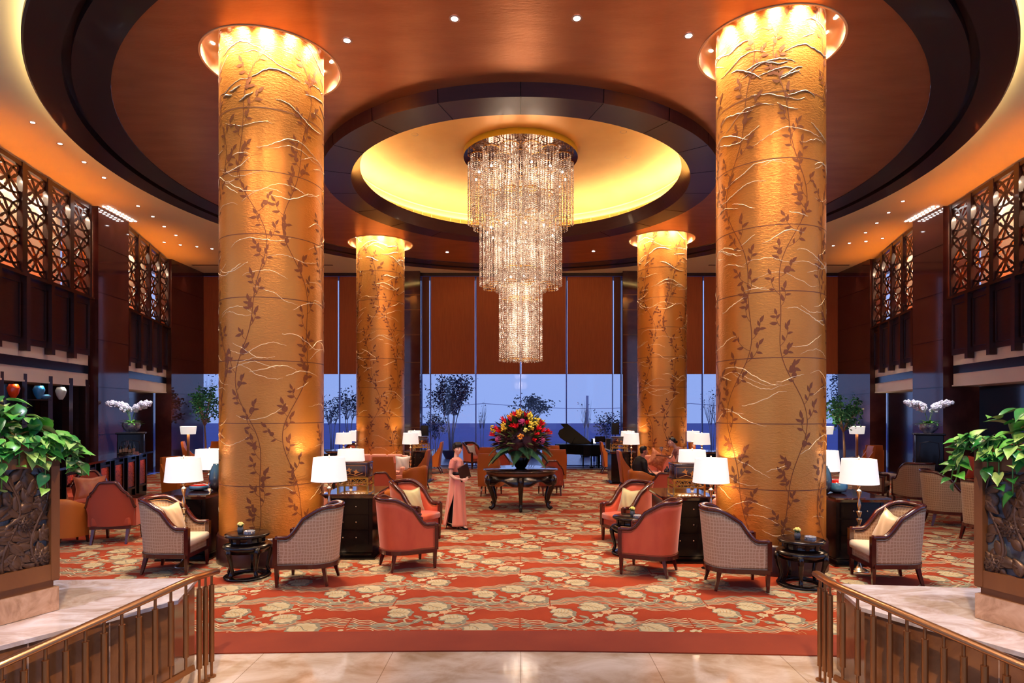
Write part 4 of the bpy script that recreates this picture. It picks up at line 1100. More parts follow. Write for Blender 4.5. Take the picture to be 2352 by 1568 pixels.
# --- consoles and cone lamps
KC2=Kind(console_table('x')); KL=Kind(cone_lamp('x')); gC='dark console cabinets beside the gold columns'; gL='silver floor lamps with white shades'
cons=[((-5.09,9.72),'left of the front left column'),((-2.60,9.82),'right of the front left column'),((2.46,9.58),'left of the front right column'),((4.93,9.40),'right of the front right column'),
      ((-5.75,19.9),'left of the back left column'),((-3.25,19.9),'right of the back left column'),((3.15,19.55),'left of the back right column'),((5.70,19.5),'right of the back right column')]
for (p,l) in cons: KC2.put((p[0],p[1],0),0,'dark console cabinet with a glossy top '+l,gC)
def LPP(px,D): return (cx(px,D),D,0)
lamps=[(422,9.0,'near the camera, left of the front left column'),(481,10.95,'partly hidden behind the front left column, at its left'),(756,9.05,'near the camera, right of the front left column'),(806,10.95,'second one right of the front left column, behind the nearer lamp'),
 (1633,8.85,'near the camera, left of the front right column'),(1590,10.75,'second one left of the front right column, behind the nearer lamp'),(1973,8.72,'near the camera, right of the front right column'),(1893,10.6,'partly hidden behind the front right column, at its right'),
 (789,19.2,'far off, left of the back left column'),(817,21.2,'far off, mostly hidden left of the back left column'),(943,19.2,'far off, right of the back left column'),(952,21.2,'far off, rearmost one right of the back left column'),
 (1450,19.0,'far off, left of the back right column'),(1442,21.0,'far off, rearmost one left of the back right column'),(1612,18.9,'far off, right of the back right column'),(1591,20.9,'far off, rearmost one right of the back right column')]
for (px,D,l) in lamps:
    KL.put(LPP(px,D),0,'lit floor lamp, '+l,gL)
    x,y,_=LPP(px,D)
    lamp('POINT',(x,y,1.46),20,(255,214,168),.09,name='lamp_bulb')
# boxes and vases on the consoles
KG=Kind(gilt_stand('x')); KX=Kind(gift_box('x',True))
for (p,l,r) in (((-2.66,9.98),'on the console right of the front left column',0),((2.60,9.72),'on the console left of the front right column',0),((-3.25,20.2),'on the far console right of the back left column',0),((3.15,19.9),'on the far console left of the back right column',0)):
    KG.put((p[0],p[1],1.0),r,'gilt fretwork stand '+l,'gilt stands'); KX.put((p[0],p[1],1.2),r,'dark lacquer box with gold birds '+l,'lacquer boxes')
G1=glaze('petrol_glaze',(52,26,24),(66,104,126),.05,.30); G2=glaze('blue_red_glaze',(54,44,60),(76,140,176),.02,.08)
VP=[(.05,0),(.085,.03),(.11,.12),(.115,.20),(.10,.29),(.07,.37),(.052,.40),(.052,.42),(.04,.42)]
lathe_thing('tall_vase','tall grey-blue glazed vase on the console at the left edge of the front left column','vase',VP,G1,(-4.82,9.80,1.0))
lathe_thing('tall_vase','tall dark petrol glazed vase on the console right of the front right column','vase',VP,G1,(4.62,9.42,1.0))
BP=[(.05,0),(.12,.02),(.145,.07),(.13,.12),(.09,.15),(.06,.155),(.05,.145)]
def bowl_red(label,loc,s=1,fl_=1.0):
    t=thing('glazed_bowl',label,'bowl',loc)
    m=MB(); m.lathe([(r*s,z*s*fl_) for r,z in BP[:4]],28,cap=False); m.build('body',G2,t)
    m=MB(); m.lathe([(r*s,z*s*fl_) for r,z in BP[3:]],28,cap=False); m.build('rim',mat('red_glaze',(196,30,20),.06,coat=.7),t)
bowl_red('flat blue and red glazed bowl on the console left of the front left column',(-5.10,9.80,1.0),1.05,.6)
bowl_red('round blue bowl with a red mouth on the console right of the front right column',(4.86,9.50,1.0),1.05,1.25)
lathe_thing('bottle_vase','small black long-necked vase on the far console left of the back left column','vase',[(.05,0),(.13,.08),(.13,.12),(.05,.20),(.03,.26),(.03,.38),(.045,.42),(.03,.42)],mat('black_glaze',(12,14,16),.08,coat=.5),(-5.05,19.6,1.0))
lathe_thing('bucket_vase','brown tapered vase on the far console right of the back right column','vase',[(.07,0),(.10,.02),(.13,.28),(.12,.28),(.09,.04)],mat('brown_glaze',(140,76,40),.12,coat=.4),(5.35,19.3,1.0))
# --- seating groups in the middle distance
KW=Kind(wing_chair('x')); gW='high-backed orange leather chairs'
W=[((-3.02,17.75),180,'high-backed orange leather chair, left side of aisle, nearer of the two in profile'),((-3.22,22.4),180,'high-backed orange leather chair, left side, the far one near the window'),
   ((3.12,17.35),0,'high-backed orange leather chair, right side of aisle, just left of the seated man'),((3.28,22.4),0,'high-backed orange leather chair, right side, the far one beside the piano'),
   ((-3.42,15.42),100,'high-backed orange leather chair with its square back to the camera, before the pink sofa'),
   ((-8.25,15.0),-25,'high-backed orange leather chair left of the front left column, in profile'),
   ((-12.1,22.9),20,'orange leather chair at the far left under the tree by the window'),
   ((-11.2,23.2),95,'low-looking orange leather chair behind the front left column by the window'),
   ((10.9,19.9),170,'orange leather chair at the far right, back turned, left of the drum lamp'),((11.7,20.6),70,'orange leather chair at the far right under the drum lamp'),
   ((-.79,16.6),80,'high-backed orange leather chair behind the bouquet table, front left'),((-1.05,19.4),95,'high-backed orange leather chair behind the bouquet table, rear left'),
   ((.97,18.3),105,'high-backed orange leather chair behind the bouquet table, front right'),((1.0,20.4),90,'high-backed orange leather chair behind the bouquet table, rear right')]
for (p,a,l) in W: KW.put((p[0],p[1],0),rad(a),l,gW)
KR=Kind(barrel_chair('x')); gR='ochre barrel chairs'
for (p,a,l) in (((-2.84,16.5),165,'ochre leather barrel chair left of the aisle, in front of the nearer high-backed chair'),((3.02,15.35),15,'ochre leather barrel chair in which the dark-suited man sits'),
   ((-2.68,11.80),95,'low ochre leather barrel chair behind the console, left of the aisle'),((2.62,11.55),85,'low ochre leather barrel chair behind the console, right of the aisle'),
   ((-7.72,10.55),60,'mustard barrel chair partly hidden behind the left planter'),((-6.2,12.9),-60,'ochre leather barrel chair left of the front left column')):
    KR.put((p[0],p[1],0),rad(a),l,gR)
KM=Kind(camelback('x',M_redcloth)); gM='camel-backed chairs with dark rims'
for (p,a,l) in (((-3.08,13.55),104,'camel-backed terracotta chair with dark rim, left of the aisle, back turned'),((3.12,13.4),76,'camel-backed terracotta chair with dark rim, right of the aisle, back turned'),
   ((-7.0,10.75),100,'terracotta tub-shaped chair with dark rim at left, back turned to the camera'),((.78,16.7),100,'terracotta chair with a curved dark rim, right behind the bouquet table'),((-.55,18.7),-80,'terracotta chair behind the vase on the big round table')):
    KM.put((p[0],p[1],0),rad(a),l,gM,scale=1.12 if 'tub-shaped' in l else None)
# red bergere facing the camera at left
bg_=camelback('terracotta chair with rounded dark carved rim facing the camera, in front of the bar',M_redcloth); bg_.name='bergere_chair'; bg_.location=(-8.45,12.15,0); bg_.rotation_euler=(0,0,rad(-50)); bg_.scale=(1.12,)*3
pillow('copper satin pillow on the terracotta chair in front of the bar',M_copil,(-8.5,12.2,.52),rad(-50),-.3,.5,.46,.15)
# taupe tub chairs at right
KD=Kind(tub_armchair(M_beiged,M_beiged,'x',nails=False)); gD='taupe checked tub armchairs at the right'
for (p,a,l) in (((8.70,15.4),-40,'taupe checked tub armchair, leftmost at the right-hand table'),((9.15,14.35),80,'taupe checked tub armchair with its wide back to the camera'),
   ((8.45,12.25),-20,'taupe checked tub armchair right of the wide-backed one, dark pillow inside'),((8.15,10.75),20,'taupe checked tub armchair mostly hidden by the right planter'),((7.3,15.8),150,'taupe chair behind the right front lamp, only its low side showing')):
    KD.put((p[0],p[1],0),rad(a),l,gD,scale=1.05)
pillow('dark olive pillow in the taupe tub armchair beside the right planter',mat('olive_satin',(84,66,42),.4),(8.38,12.3,.52),rad(-20),-.3)
# cushions on a sofa by the right wall
def sofa(label,loc,rz,W_,mt,seats,H=.92):
    t=thing('sofa',label,'sofa',loc,rz)
    m=MB(); m.rbox((.70,W_,.26),.03,0,Matrix.Translation((0,0,.26))); m.rbox((.14,W_,H-.16),.05,0,Matrix.Translation((-.36,0,(H+.1)/2)));
    m.build('frame',mt,t)
    for s in (-1,1):
        a=MB(); a.rbox((.66,.13,.50),.05,0,Matrix.Translation((0,s*(W_/2-.065),.37))); a.build('arm',mt,t)
    w=(W_-.28)/seats
    for k in range(seats):
        y=-(W_-.28)/2+w*(k+.5)
        a=MB(); a.rbox((.56,w-.015,.12),.045,0,Matrix.Translation((.05,0*y+y,.44)),puff=.02); a.build('seat_cushion',mt,t)
        a=MB(); a.rbox((.12,w-.015,H-.46),.05,0,Matrix.Translation((-.25,y,(H+.46)/2+.01))); a.build('back_cushion',mt,t)
    for sx in (-1,1):
        for sy in (-1,1): leg_taper(t,sx*.28,sy*(W_/2-.1),.14,0,0,M_mahog,.05)
    return t
sofa('pink velvet banquette in front of the back left column',(-4.5,18.35,0),rad(-90),2.2,M_pink,4,.95)
sofa('pink velvet banquette in front of the back right column, behind the man',(4.45,17.95,0),rad(-90),2.0,M_pink,4,.95)
sofa('coral sofa behind the front left column',(-3.9,11.25,0),rad(90),1.5,M_pink,3,.80)
sofa('coral sofa behind the front right column',(3.75,10.95,0),rad(90),1.5,M_pink,3,.80)
sofa('taupe sofa against the right wall covered in cushions',(10.1,13.0,0),rad(180),2.4,mat('taupe_cloth',(120,86,60),.8),3,.95)
pillow('large terracotta and gold cushion on the sofa at far right',mat('brick_satin',(176,66,48),.5),(9.85,13.2,.82),rad(200),-.2,.62,.46,.16)
pillow('gold cushion beside the terracotta one on the sofa at far right',mat('old_gold_satin',(190,140,80),.5),(9.72,12.55,.62),rad(190),-.25,.5,.46,.16)
pillow('brown patterned cushion leaning behind the seated man',mat('brown_brocade',(150,66,36),.5,var=(206,126,80),vscale=16),(3.95,17.85,.52),rad(-80),-.25,.5,.5,.17,roll=.5)
pillow('white cushion on the pink banquette at the left',mat('white_satin',(225,215,205),.5),(-3.5,18.3,.52),rad(-90),-.3,.42,.42,.13)
pillow('pale cushion with a dark edge, on the chair behind the left console',mat('pale_grey_satin',(206,206,190),.5),(-3.05,11.75,.46),rad(60),-.3,.42,.42,.13,pipe=M_black)
def low_table(label,loc,w=.9,d=.9,h=.56,mt=None):
    t=thing('coffee_table',label,'table',loc); mt=mt or M_blackwood
    m=MB(); m.rbox((w,d,.04),.012,0,Matrix.Translation((0,0,h-.02))); m.box((0,0,h-.09),(w-.08,d-.08,.09)); m.build('tabletop',mt,t)
    for sx in (-1,1):
        for sy in (-1,1): leg_taper(t,sx*(w/2-.06),sy*(d/2-.06),h-.04,0,0,mt,.06)
low_table('low dark coffee table in front of the pink banquette at left',(-4.35,16.1,0)); low_table('low dark coffee table beside the waitress at right',(4.25,15.3,0))
low_table('low table between the taupe chairs at right, pale stone top',(9.5,16.3,0),.8,.8,.6,mat('pale_stone',(176,160,150),.4))
low_table('dark tea table at the window behind the far left console',(-6.6,22.2,0),1.5,.9,.75); low_table('dark tea table at the window behind the far right console',(6.4,22.0,0),1.5,.9,.75)
for (x,y,a,l) in ((-7.9,22.4,-20,'terracotta tub armchair at the window, left of the far left lamp'),(-6.3,23.3,-100,'terracotta tub armchair at the window behind the far left lamp'),(-1.9,24.35,-45,'orange tub armchair with a white pillow standing alone against the central window')):
    KO.put((x,y,0),rad(a),l,'orange tub armchairs by the window')
pillow('white pillow on the lone orange armchair against the central window',mat('white_satin',(225,215,205),.5),(-1.95,24.38,.5),rad(-45),-.3,.44,.44,.14)
# small pots on tables
def potplant(label,loc,s=1,n=9,mt=None,pot=None,h=.18):
    t=thing('potted_plant',label,'plant',loc)
    m=MB(); m.lathe([(.045*s,0),(.065*s,.12*s),(.055*s,.12*s),(.05*s,.10*s),(.0,.10*s)],16,cap=False); m.build('pot',pot or mat('black_pot',(16,14,14),.4),t)
    m=MB(); rnd=random.Random(int(loc[0]*100))
    for k in range(n):
        a=rnd.random()*TAU; r=.08+.1*rnd.random()
        m.tube([(0,0,.1*s),(r*.4*math.cos(a)*s,r*.4*math.sin(a)*s,(.1+h*.8)*s),(r*math.cos(a)*s,r*math.sin(a)*s,(.1+h*(.6+.5*rnd.random()))*s)],[.004*s,.012*s,.002*s],4)
    m.build('leaves',mt or M_leaf,t)
potplant('small plant in a black pot on the low table at left',(-4.1,15.95,.56),1.2)
ashtray('crystal ashtray on the low table before the pink banquette',(-4.35,15.85,.56))
# ---- central round table
t=thing('round_hall_table','large round dark hall table with curved legs carrying the bouquet, under the chandelier','table',(0,14.5,0))
TR=.87; TH=.915
m=MB(); m.lathe([(0,TH),(TR-.02,TH),(TR,TH-.012),(TR+.005,TH-.03),(TR-.03,TH-.055),(TR-.06,TH-.06)],72,cap=False); m.build('tabletop',mat('mirror_black_top',(30,18,22),.05,spec=.8,coat=.8),t)
m=MB()
m.lathe([(TR-.06,TH-.055),(TR-.05,TH-.075),(TR-.075,TH-.09),(TR-.06,TH-.105),(TR-.09,TH-.125),(TR-.095,TH-.14)],72,cap=False,mi=1)
NL=6
def apr(u,v):
    a=TAU*u; k=(u*NL)%1.0; dep=.10+.10*abs(math.cos(PI*k))**2+.05*(math.sin(2*PI*k)**2)
    r=TR-.09+.07*math.sin(PI*min(v*1.1,1)*.55+.1); return (r*math.cos(a+PI/6),r*math.sin(a+PI/6),TH-.14-dep*v)
m.grid(apr,144,6,0)
def apr2(u,v):
    p=apr(u,v); return (p[0]*.96,p[1]*.96,p[2])
m.grid(apr2,144,6,0)
m.tube([apr(i/144,1) for i in range(144)],.009,5,1,closed=True)
m.build('apron',[M_blackwood,mat('bronze_edge',(120,72,44),.3,metal=.3)],t)
for k in range(NL):
    a=TAU*k/NL-PI/2; l=MB(); P=[];r_=[]
    for (r,z,w) in ((TR-.06,TH-.15,.075),(TR-.03,TH-.24,.075),(TR-.06,TH-.40,.062),(TR-.13,TH-.58,.048),(TR-.17,.18,.042),(TR-.15,.08,.045),(TR-.09,.035,.040),(TR-.05,.06,.026),(TR-.065,.085,.012)):
        P.append((r*math.cos(a),r*math.sin(a),z)); r_.append(w)
    l.tube(P,r_,8,rot=PI/8); l.build('leg',M_blackwood,t)
# ---- vase and bouquet
lathe_thing('black_vase','black round vase holding the big bouquet on the round hall table','vase',[(.10,0),(.13,.03),(.22,.20),(.245,.32),(.225,.42),(.20,.46),(.18,.45),(.21,.32)],mat('black_glaze',(12,14,16),.08,coat=.5),(0,14.5,TH),36)
bq=thing('bouquet','huge round bouquet of red, yellow and purple flowers over palm fronds','flower arrangement',(0,14.5,TH+.42))
rnd=random.Random(5)
def dirv(az,el): return Vector((math.cos(az)*math.cos(el),math.sin(az)*math.cos(el),math.sin(el)))
def blade(mb,p,d,L,W,droop,mi=0,tw=0):
    side=d.cross(Vector((0,0,1))); 
    if side.length<.01: side=Vector((1,0,0))
    side.normalize(); side=(Matrix.Rotation(tw,3,d)@side); N=4; vs=[]
    for i in range(N+1):
        q=i/N; c=p+d*L*q+Vector((0,0,-droop*q*q)); w=W*math.sin(PI*(.12+.88*q))**.8*(1 if q<1 else 0)
        nrm=side.cross(d)*w*.25
        vs+=[tuple(c-side*w),tuple(c+nrm*-1),tuple(c+side*w)]
    fs=[]
    for i in range(N): fs+=[(3*i,3*i+1,3*i+4,3*i+3),(3*i+1,3*i+2,3*i+5,3*i+4)]
    mb.add(vs,fs,mi,True)
def canopy_r(el): return .80 if el>.3 else .80
m=MB()
for k in range(620):
    az=rnd.random()*TAU; el=rnd.uniform(-.28,1.5); d=dirv(az,el); R_=.66+.08*rnd.random(); p=Vector((0,0,.22))+d*(R_-.28)*Vector((1,1,1)).length/1.732
    p.z=.22+d.z*(R_-.3)*1.02
    dd=(d+Vector((rnd.uniform(-.35,.35),rnd.uniform(-.35,.35),rnd.uniform(-.2,.3)))).normalized()
    c=rnd.choice([0,0,1,1,2,3]) if el>.25 else rnd.choice([1,1,1,2,3])
    blade(m,p,dd,.24+.14*rnd.random(),.020+.014*rnd.random(),.03,c,rnd.uniform(-1,1))
m.ell((0,0,.24),(.46,.46,.42),1,16,10)
o=m.build('foliage',[mat('bq_green',(70,100,44),.45,var=(110,140,60),vscale=9),mat('bq_maroon',(86,36,40),.45,var=(52,22,30),vscale=7),mat('bq_olive',(104,104,60),.5),mat('bq_dark',(30,44,24),.45)],bq); o['kind']='stuff'
# fronds
for k in range(13):
    az=TAU*k/13+.1; d=dirv(az,-.02-.25*(k%2)); f=MB(); L=.66+.14*(k%3)/2
    mid=[]
    for i in range(15):
        q=i/14; mid.append(Vector((0,0,.08))+d*(.10+L*q)+Vector((0,0,.12*math.sin(PI*q*.7)-.30*q*q)))
    f.tube(mid,[.007*(1-.6*i/14) for i in range(15)],4)
    for i in range(2,44):
        q=i/44; j=q*14; a=int(j); c=mid[a].lerp(mid[min(a+1,14)],j-a); sd=Vector((-math.sin(az),math.cos(az),0))
        for s in (-1,1): blade(f,c,(sd*s*.8+d*.6+Vector((0,0,-.25))).normalized(),.22*math.sin(PI*(.18+.8*q)),.0135,.02)
    f.build('palm_frond',mat('palm_green',(84,124,84),.35,var=(52,88,62),vscale=6),bq)
FL=[ # az(deg from camera side, + right), el, kind
 (-8,62,'y'),(4,44,'p'),(28,50,'y2'),(-42,58,'o'),(-38,28,'y'),(22,30,'y2'),(0,12,'o'),(44,38,'y2'),(-52,6,'p'),(48,4,'p'),(10,24,'w'),
 (-28,46,'r'),(-18,32,'r'),(-44,40,'r'),(-60,26,'r'),(-48,20,'r'),(14,38,'r'),(38,26,'r'),(50,22,'r'),(30,16,'r'),(24,6,'r'),(58,36,'r'),(-10,30,'r'),(-22,62,'r'),(16,58,'r'),
 (-70,14,'r'),(66,20,'r'),(34,64,'r'),(150,40,'r'),(180,55,'y'),(-150,30,'p'),(120,35,'y2'),(-120,45,'r'),(100,15,'r'),(-100,20,'y'),(160,15,'p')]
cols={'y':(238,176,44),'y2':(232,196,62),'o':(226,130,34),'w':(214,206,110),'r':(222,26,40),'p':(176,66,116)}
for (az,el,kd) in FL:
    A=-PI/2+rad(az); E=rad(el); d=dirv(A,E); p=Vector((d.x*.70,d.y*.70,.20+d.z*.72)); f=MB()
    fm=mat('flower_'+kd,cols[kd],.5,var=tuple(min(255,int(c*1.15+14)) for c in cols[kd]),vscale=22)
    if kd=='r':
        for q in range(9):
            dd=(d*1.0+Vector((rnd.uniform(-.9,.9),rnd.uniform(-.9,.9),rnd.uniform(-.6,.9)))*.55).normalized(); blade(f,p-d*.05,dd,.15,.021,.0,0,rnd.random()*3)
    elif kd=='p':
        T=Matrix.Translation(p)@d.to_track_quat('Z','Y').to_matrix().to_4x4()
        for q in range(26):
            a=q*2.4; r=.010+.0034*q; f.ell((r*math.cos(a),r*math.sin(a),-.0014*q*q*.08),(.024,.010,.030),seg=6,rings=4,T=T@Matrix.Rotation(0,4,'Z'))
    else:
        n=26 if kd[0]=='y' else 16
        for q in range(n):
            o_=Vector((rnd.gauss(0,1),rnd.gauss(0,1),rnd.gauss(0,1))).normalized()*(.055 if kd!='w' else .035); o_+=Vector((0,0,(rnd.random()-.3)*(.14 if kd[0]=='y' else .0)))
            f.ell(tuple(p+o_),(.026,.026,.022),seg=6,rings=4)
    f.build('flower',fm,bq)
# ================================================================ FOREGROUND: marble ledges, rails, planters
M_wood=mat('bronze_stained_wood',(134,84,46),.42,metal=.2,var=(118,72,40),vscale=4,stretch=(1,1,.3))
M_carve=mat('carved_bronze_wood',(112,80,58),.38,metal=.35,var=(84,58,42),vscale=7)
M_shell=mat('grey_shell_backing',(120,124,128),.15,spec=.7,var=(50,46,46),vscale=9,bump=.3,bscale=20)
def pothos_leaf(mb,p,d,up,L,mi=0):
    d=d.normalized(); sd=d.cross(up); 
    if sd.length<.05: sd=Vector((1,0,0))
    sd.normalize(); up=sd.cross(d).normalized(); W=L*.40
    out=[(0,.0),(-.10,.32),(-.04,.62),(.10,.86),(.30,1.0),(.52,.86),(.74,.52),(.90,.20),(1.05,0)]
    mid=[0,.0,.04,.14,.30,.50,.72,.90,1.05]; vs=[]
    for (x,w),mx in zip(out,mid):
        for s in (-1,0,1):
            xx=(x if s else mx)*L; dr=-.30*L*(xx/L)**2
            vs.append(tuple(p+d*xx+sd*s*w*W+up*((abs(s)*w*.16*L)+dr)))
    fs=[]
    for i in range(8): fs+=[(3*i,3*i+1,3*i+4,3*i+3),(3*i+1,3*i+2,3*i+5,3*i+4)]
    mb.add(vs,fs,mi,True)
M_leaves=[M_leaf,mat('pothos_light',(120,178,70),.3,var=(190,214,130),vscale=12),mat('pothos_dark',(28,96,40),.3,var=(60,140,60),vscale=8)]
def foreground(s,A,u,verts,tip,turn,end,nslope,sd):
    # marble ledge slab
    zt=.727
    m=MB(); m.prism(verts,zt-.03,zt)
    o=struct('wall_%s_ledge_top'%sd,m,M_marbtop)
    cxm=sum(v[0] for v in verts)/len(verts); cym=sum(v[1] for v in verts)/len(verts)
    inner=[(cxm+(v[0]-cxm)*.985,cym+(v[1]-cym)*.985) for v in verts]
    m=MB(); m.prism(inner,-.6,zt-.03); struct('wall_%s_ledge_base'%sd,m,M_marbbrown)
    m=MB(); a,b=Vector(inner[1]),Vector(inner[2]); dd=(b-a)
    for q in (.42,.86): p=a+dd*q; m.box((p.x,p.y,.35),(.008,.01,.7),0,math.atan2(dd.y,dd.x))
    struct('trim_%d'%(8 if s<0 else 9),m,M_marbplinth)
    n=Vector((s*abs(u.y),abs(u.x)*0+u.x*s*-1*-1,0)); n=Vector((u.y,-u.x,0)); 
    if n.x*s<0: n=-n
    A=Vector(A); rz=math.atan2(u.y,u.x)
    def P(a,b,z): v=A+u*a+n*b; return (v.x,v.y,z)
    LN,DP=1.7,.62
    t=thing('planter_box','tall carved bronze-coloured wooden planter on the marble ledge at the %s edge'%sd,'planter')
    m=MB(); m.box(P(LN/2,DP/2,.82),(LN,DP,.18),0,rz); m.build('plinth',M_marbplinth,t)
    m=MB()
    m.box(P(LN/2,DP/2+.01,.94),(LN-.05,DP-.03,.06),0,rz)
    fr=M_wood
    for b in (.02,DP-.02):
        m.box(P(LN/2,b,1.03),(LN,.05,.12),0,rz); m.box(P(LN/2,b,1.90),(LN,.06,.14),0,rz); m.box(P(LN/2,b+(-.012 if b<.1 else .012),1.975),(LN+.02,.05,.03),0,rz)
        for a in (.03,LN-.03,.85): m.box(P(a,b,1.47),(.06,.06,1.0),0,rz)
    for a in (.02,LN-.02): m.box(P(a,DP/2,1.47),(.04,DP,1.02),0,rz)
    m.box(P(LN/2,DP/2,1.95),(LN-.16,DP-.16,.12),0,rz)
    m.build('frame',fr,t)
    m=MB(); m.box(P(LN/2,.055,1.47),(LN-.06,.01,.84),0,rz); m.build('backing',M_shell,t)
    rnd=random.Random(21 if s<0 else 22); m=MB()
    def RP(a,z,h): v=A+u*a+n*(.045-h); return Vector((v.x,v.y,z))
    B=Matrix.Identity(4)
    def relief(a,z,L,W,ang,h):
        # a raised leaf with a mid rib
        vs=[];N=8
        for i in range(N+1):
            q=i/N; w=W/2*math.sin(PI*q**.8); x=(q-.5)*L
            for k in (-1,-.6,0,.6,1):
                hh=h*(.15 if abs(k)==1 else (1.0 if k else .75)); 
                aa=a+x*math.cos(ang)-k*w*math.sin(ang); z2=z+x*math.sin(ang)+k*w*math.cos(ang)
                vs.append(tuple(RP(aa,min(max(z2,1.06),1.86),hh)))
        fs=[(5*i+j,5*i+j+1,5*i+j+6,5*i+j+5) for i in range(N) for j in range(4)]
        m.add(vs,fs,0,True)
    for k in range(260):
        relief(.07+rnd.random()*(LN-.14),1.10+rnd.random()*.74,.09+.08*rnd.random(),.05+.045*rnd.random(),rnd.random()*TAU,.018+.016*rnd.random())
    for k in range(9):
        a=.12+k*.19; z=1.12; P_=[]
        for i in range(14): P_.append(tuple(RP(a+.06*math.sin(i*.5+k),1.07+.8*i/13,.02)))
        m.tube(P_,[.014-.0006*i for i in range(14)],6)
    for (a,z,R_) in ((.22,1.42,.085),(.10,1.15,.10),(.50,1.68,.08),(.62,1.25,.10),(1.0,1.5,.1),(1.35,1.25,.1)):
        for ring in (3,2,1,0):
            for q in range(6):
                an=TAU*q/6+ring*.5; rr=R_*(.25+.25*ring)*.8; relief(a+rr*math.cos(an),z+rr*math.sin(an),R_*.62,R_*.55,an,.022+.008*(3-ring))
    m.build('carving',M_carve,t)
    # pothos
    pl=thing('pothos_plant','trailing green pothos spilling over the %s planter'%sd,'plant'); f=MB()
    for k in range(330):
        a=rnd.random()**.9*1.35+.02; b=.06+rnd.random()*(DP-.1); hgt=2.02+.30*rnd.random()*math.sin(PI*min(max((a+.2)/1.6,0),1))+.10*rnd.random()
        p=Vector(P(a,b,hgt)); d=Vector((rnd.uniform(-1,1),rnd.uniform(-1,1),rnd.uniform(-.5,.6)))
        d+= -n*.15; pothos_leaf(f,p,d,Vector((0,0,1)),.10+.06*rnd.random(),rnd.choice((0,0,1,2,2)))
    for k in range(60):
        a=rnd.random()*1.2+.04; p=Vector(P(a,.0-.03*rnd.random(),2.02-.10*rnd.random())); d=-n*.6+Vector((rnd.uniform(-.9,.9),rnd.uniform(-.9,.9),rnd.uniform(-1,.5))); pothos_leaf(f,p,d,-n*.5+Vector((0,0,1)),.08+.05*rnd.random(),rnd.choice((0,1,2)))
    o=f.build('foliage',M_leaves,pl,recalc=False); o['kind']='stuff'
    for k in range(13):
        v=MB(); a0=[.0,.02,.05,.10,.18,.28,.40,.55,.7,.85,.0,.03,.12][k]; drop=rnd.uniform(.08,.36) ; out=rnd.uniform(.02,.07)
        away=(-u*(.05+.07*rnd.random()) if k in (0,1,2,10,11) else Vector((0,0,0)))
        path=[]
        for i in range(9):
            q=i/8; p=Vector(P(a0,.06,2.03))+(-n*(out*math.sin(q*PI*.6)+.05))+away*q*1.5+Vector((0,0,.06*math.sin(q*PI)-drop*q*q)); path.append(p)
        v.tube(path,.0045,5,3)
        for i in range(1,9):
            d=(-n*.4+away*2+Vector((rnd.uniform(-.9,.9),rnd.uniform(-.9,.9),-.2+rnd.uniform(-.6,.5)))); pothos_leaf(v,path[i],d,(-n*.5+Vector((0,0,.9))),.07+.05*rnd.random(),rnd.choice((0,1,2)))
        v.build('vine',M_leaves+[M_stem],pl,recalc=False)
    # brass rail
    r=thing('stair_railing','satin brass handrail with thick round balusters at the lower %s corner'%sd,'railing')
    tip,turn,end=Vector(tip),Vector(turn),Vector(end); dirn=end-turn; far=turn+dirn*1.9
    m=MB(); pr=[(-.032,-.016),(.032,-.016),(.038,.0),(.030,.020),(.0,.027),(-.030,.020),(-.038,0)]
    mid=turn+(tip-turn)*.12; mid2=turn+dirn*.04
    m.tube([tip,tip+(turn-tip)*.5,mid,mid2,turn+dirn*.3,end,far],1.0,prof=pr,up=(0,0,1)); m.build('handrail',M_brass,r)
    lo=Vector((0,0,-.72)); m=MB(); m.bar([turn+lo+dirn*.0,far+lo],.022,.045); m.build('bottom_rail',M_brassd,r)
    def post(x,y,z1,zs1,zs0,z0,flange=False):
        b=MB(); b.cyl((x,y,z0),.011,z1-z0,10); b.cyl((x,y,zs0),.0215,zs1-zs0,16); b.cyl((x,y,zs1-.004),.023,.006,16); b.cyl((x,y,zs0-.002),.023,.006,16)
        if flange: b.cyl((x,y,z0),.035,.012,16)
        b.build('baluster',M_brassd,r)
    for k in range(3):
        q=.78-.235*k*1.2; p=turn+(tip-turn)*q; post(p.x,p.y,p.z,p.z-.10,p.z-.75,-.01,True)
    L=dirn.length; st=.121; k=0; dist=.07
    while dist<L*1.8:
        p=turn+dirn*(dist/L); post(p.x,p.y,p.z,p.z-.105,p.z-.60,p.z-.72); dist+=st
foreground(-1,(-3.54,4.74,0),Vector((-.385,-.923,0)),[(-2.95,5.65),(-2.76,4.98),(-3.38,4.01),(-3.95,3.1),(-6.5,3.1),(-6.5,5.45)],(-2.63,5.34,.866),(-2.64,5.0,.90),(-3.27,4.01,.652),10,'left')
foreground(1,(3.35,4.56,0),Vector((.334,-.943,0)),[(2.76,5.46),(2.64,4.80),(3.17,3.89),(3.62,3.1),(6.5,3.1),(6.5,5.05)],(2.53,5.29,.860),(2.46,4.85,.885),(3.08,3.78,.69),10,'right')

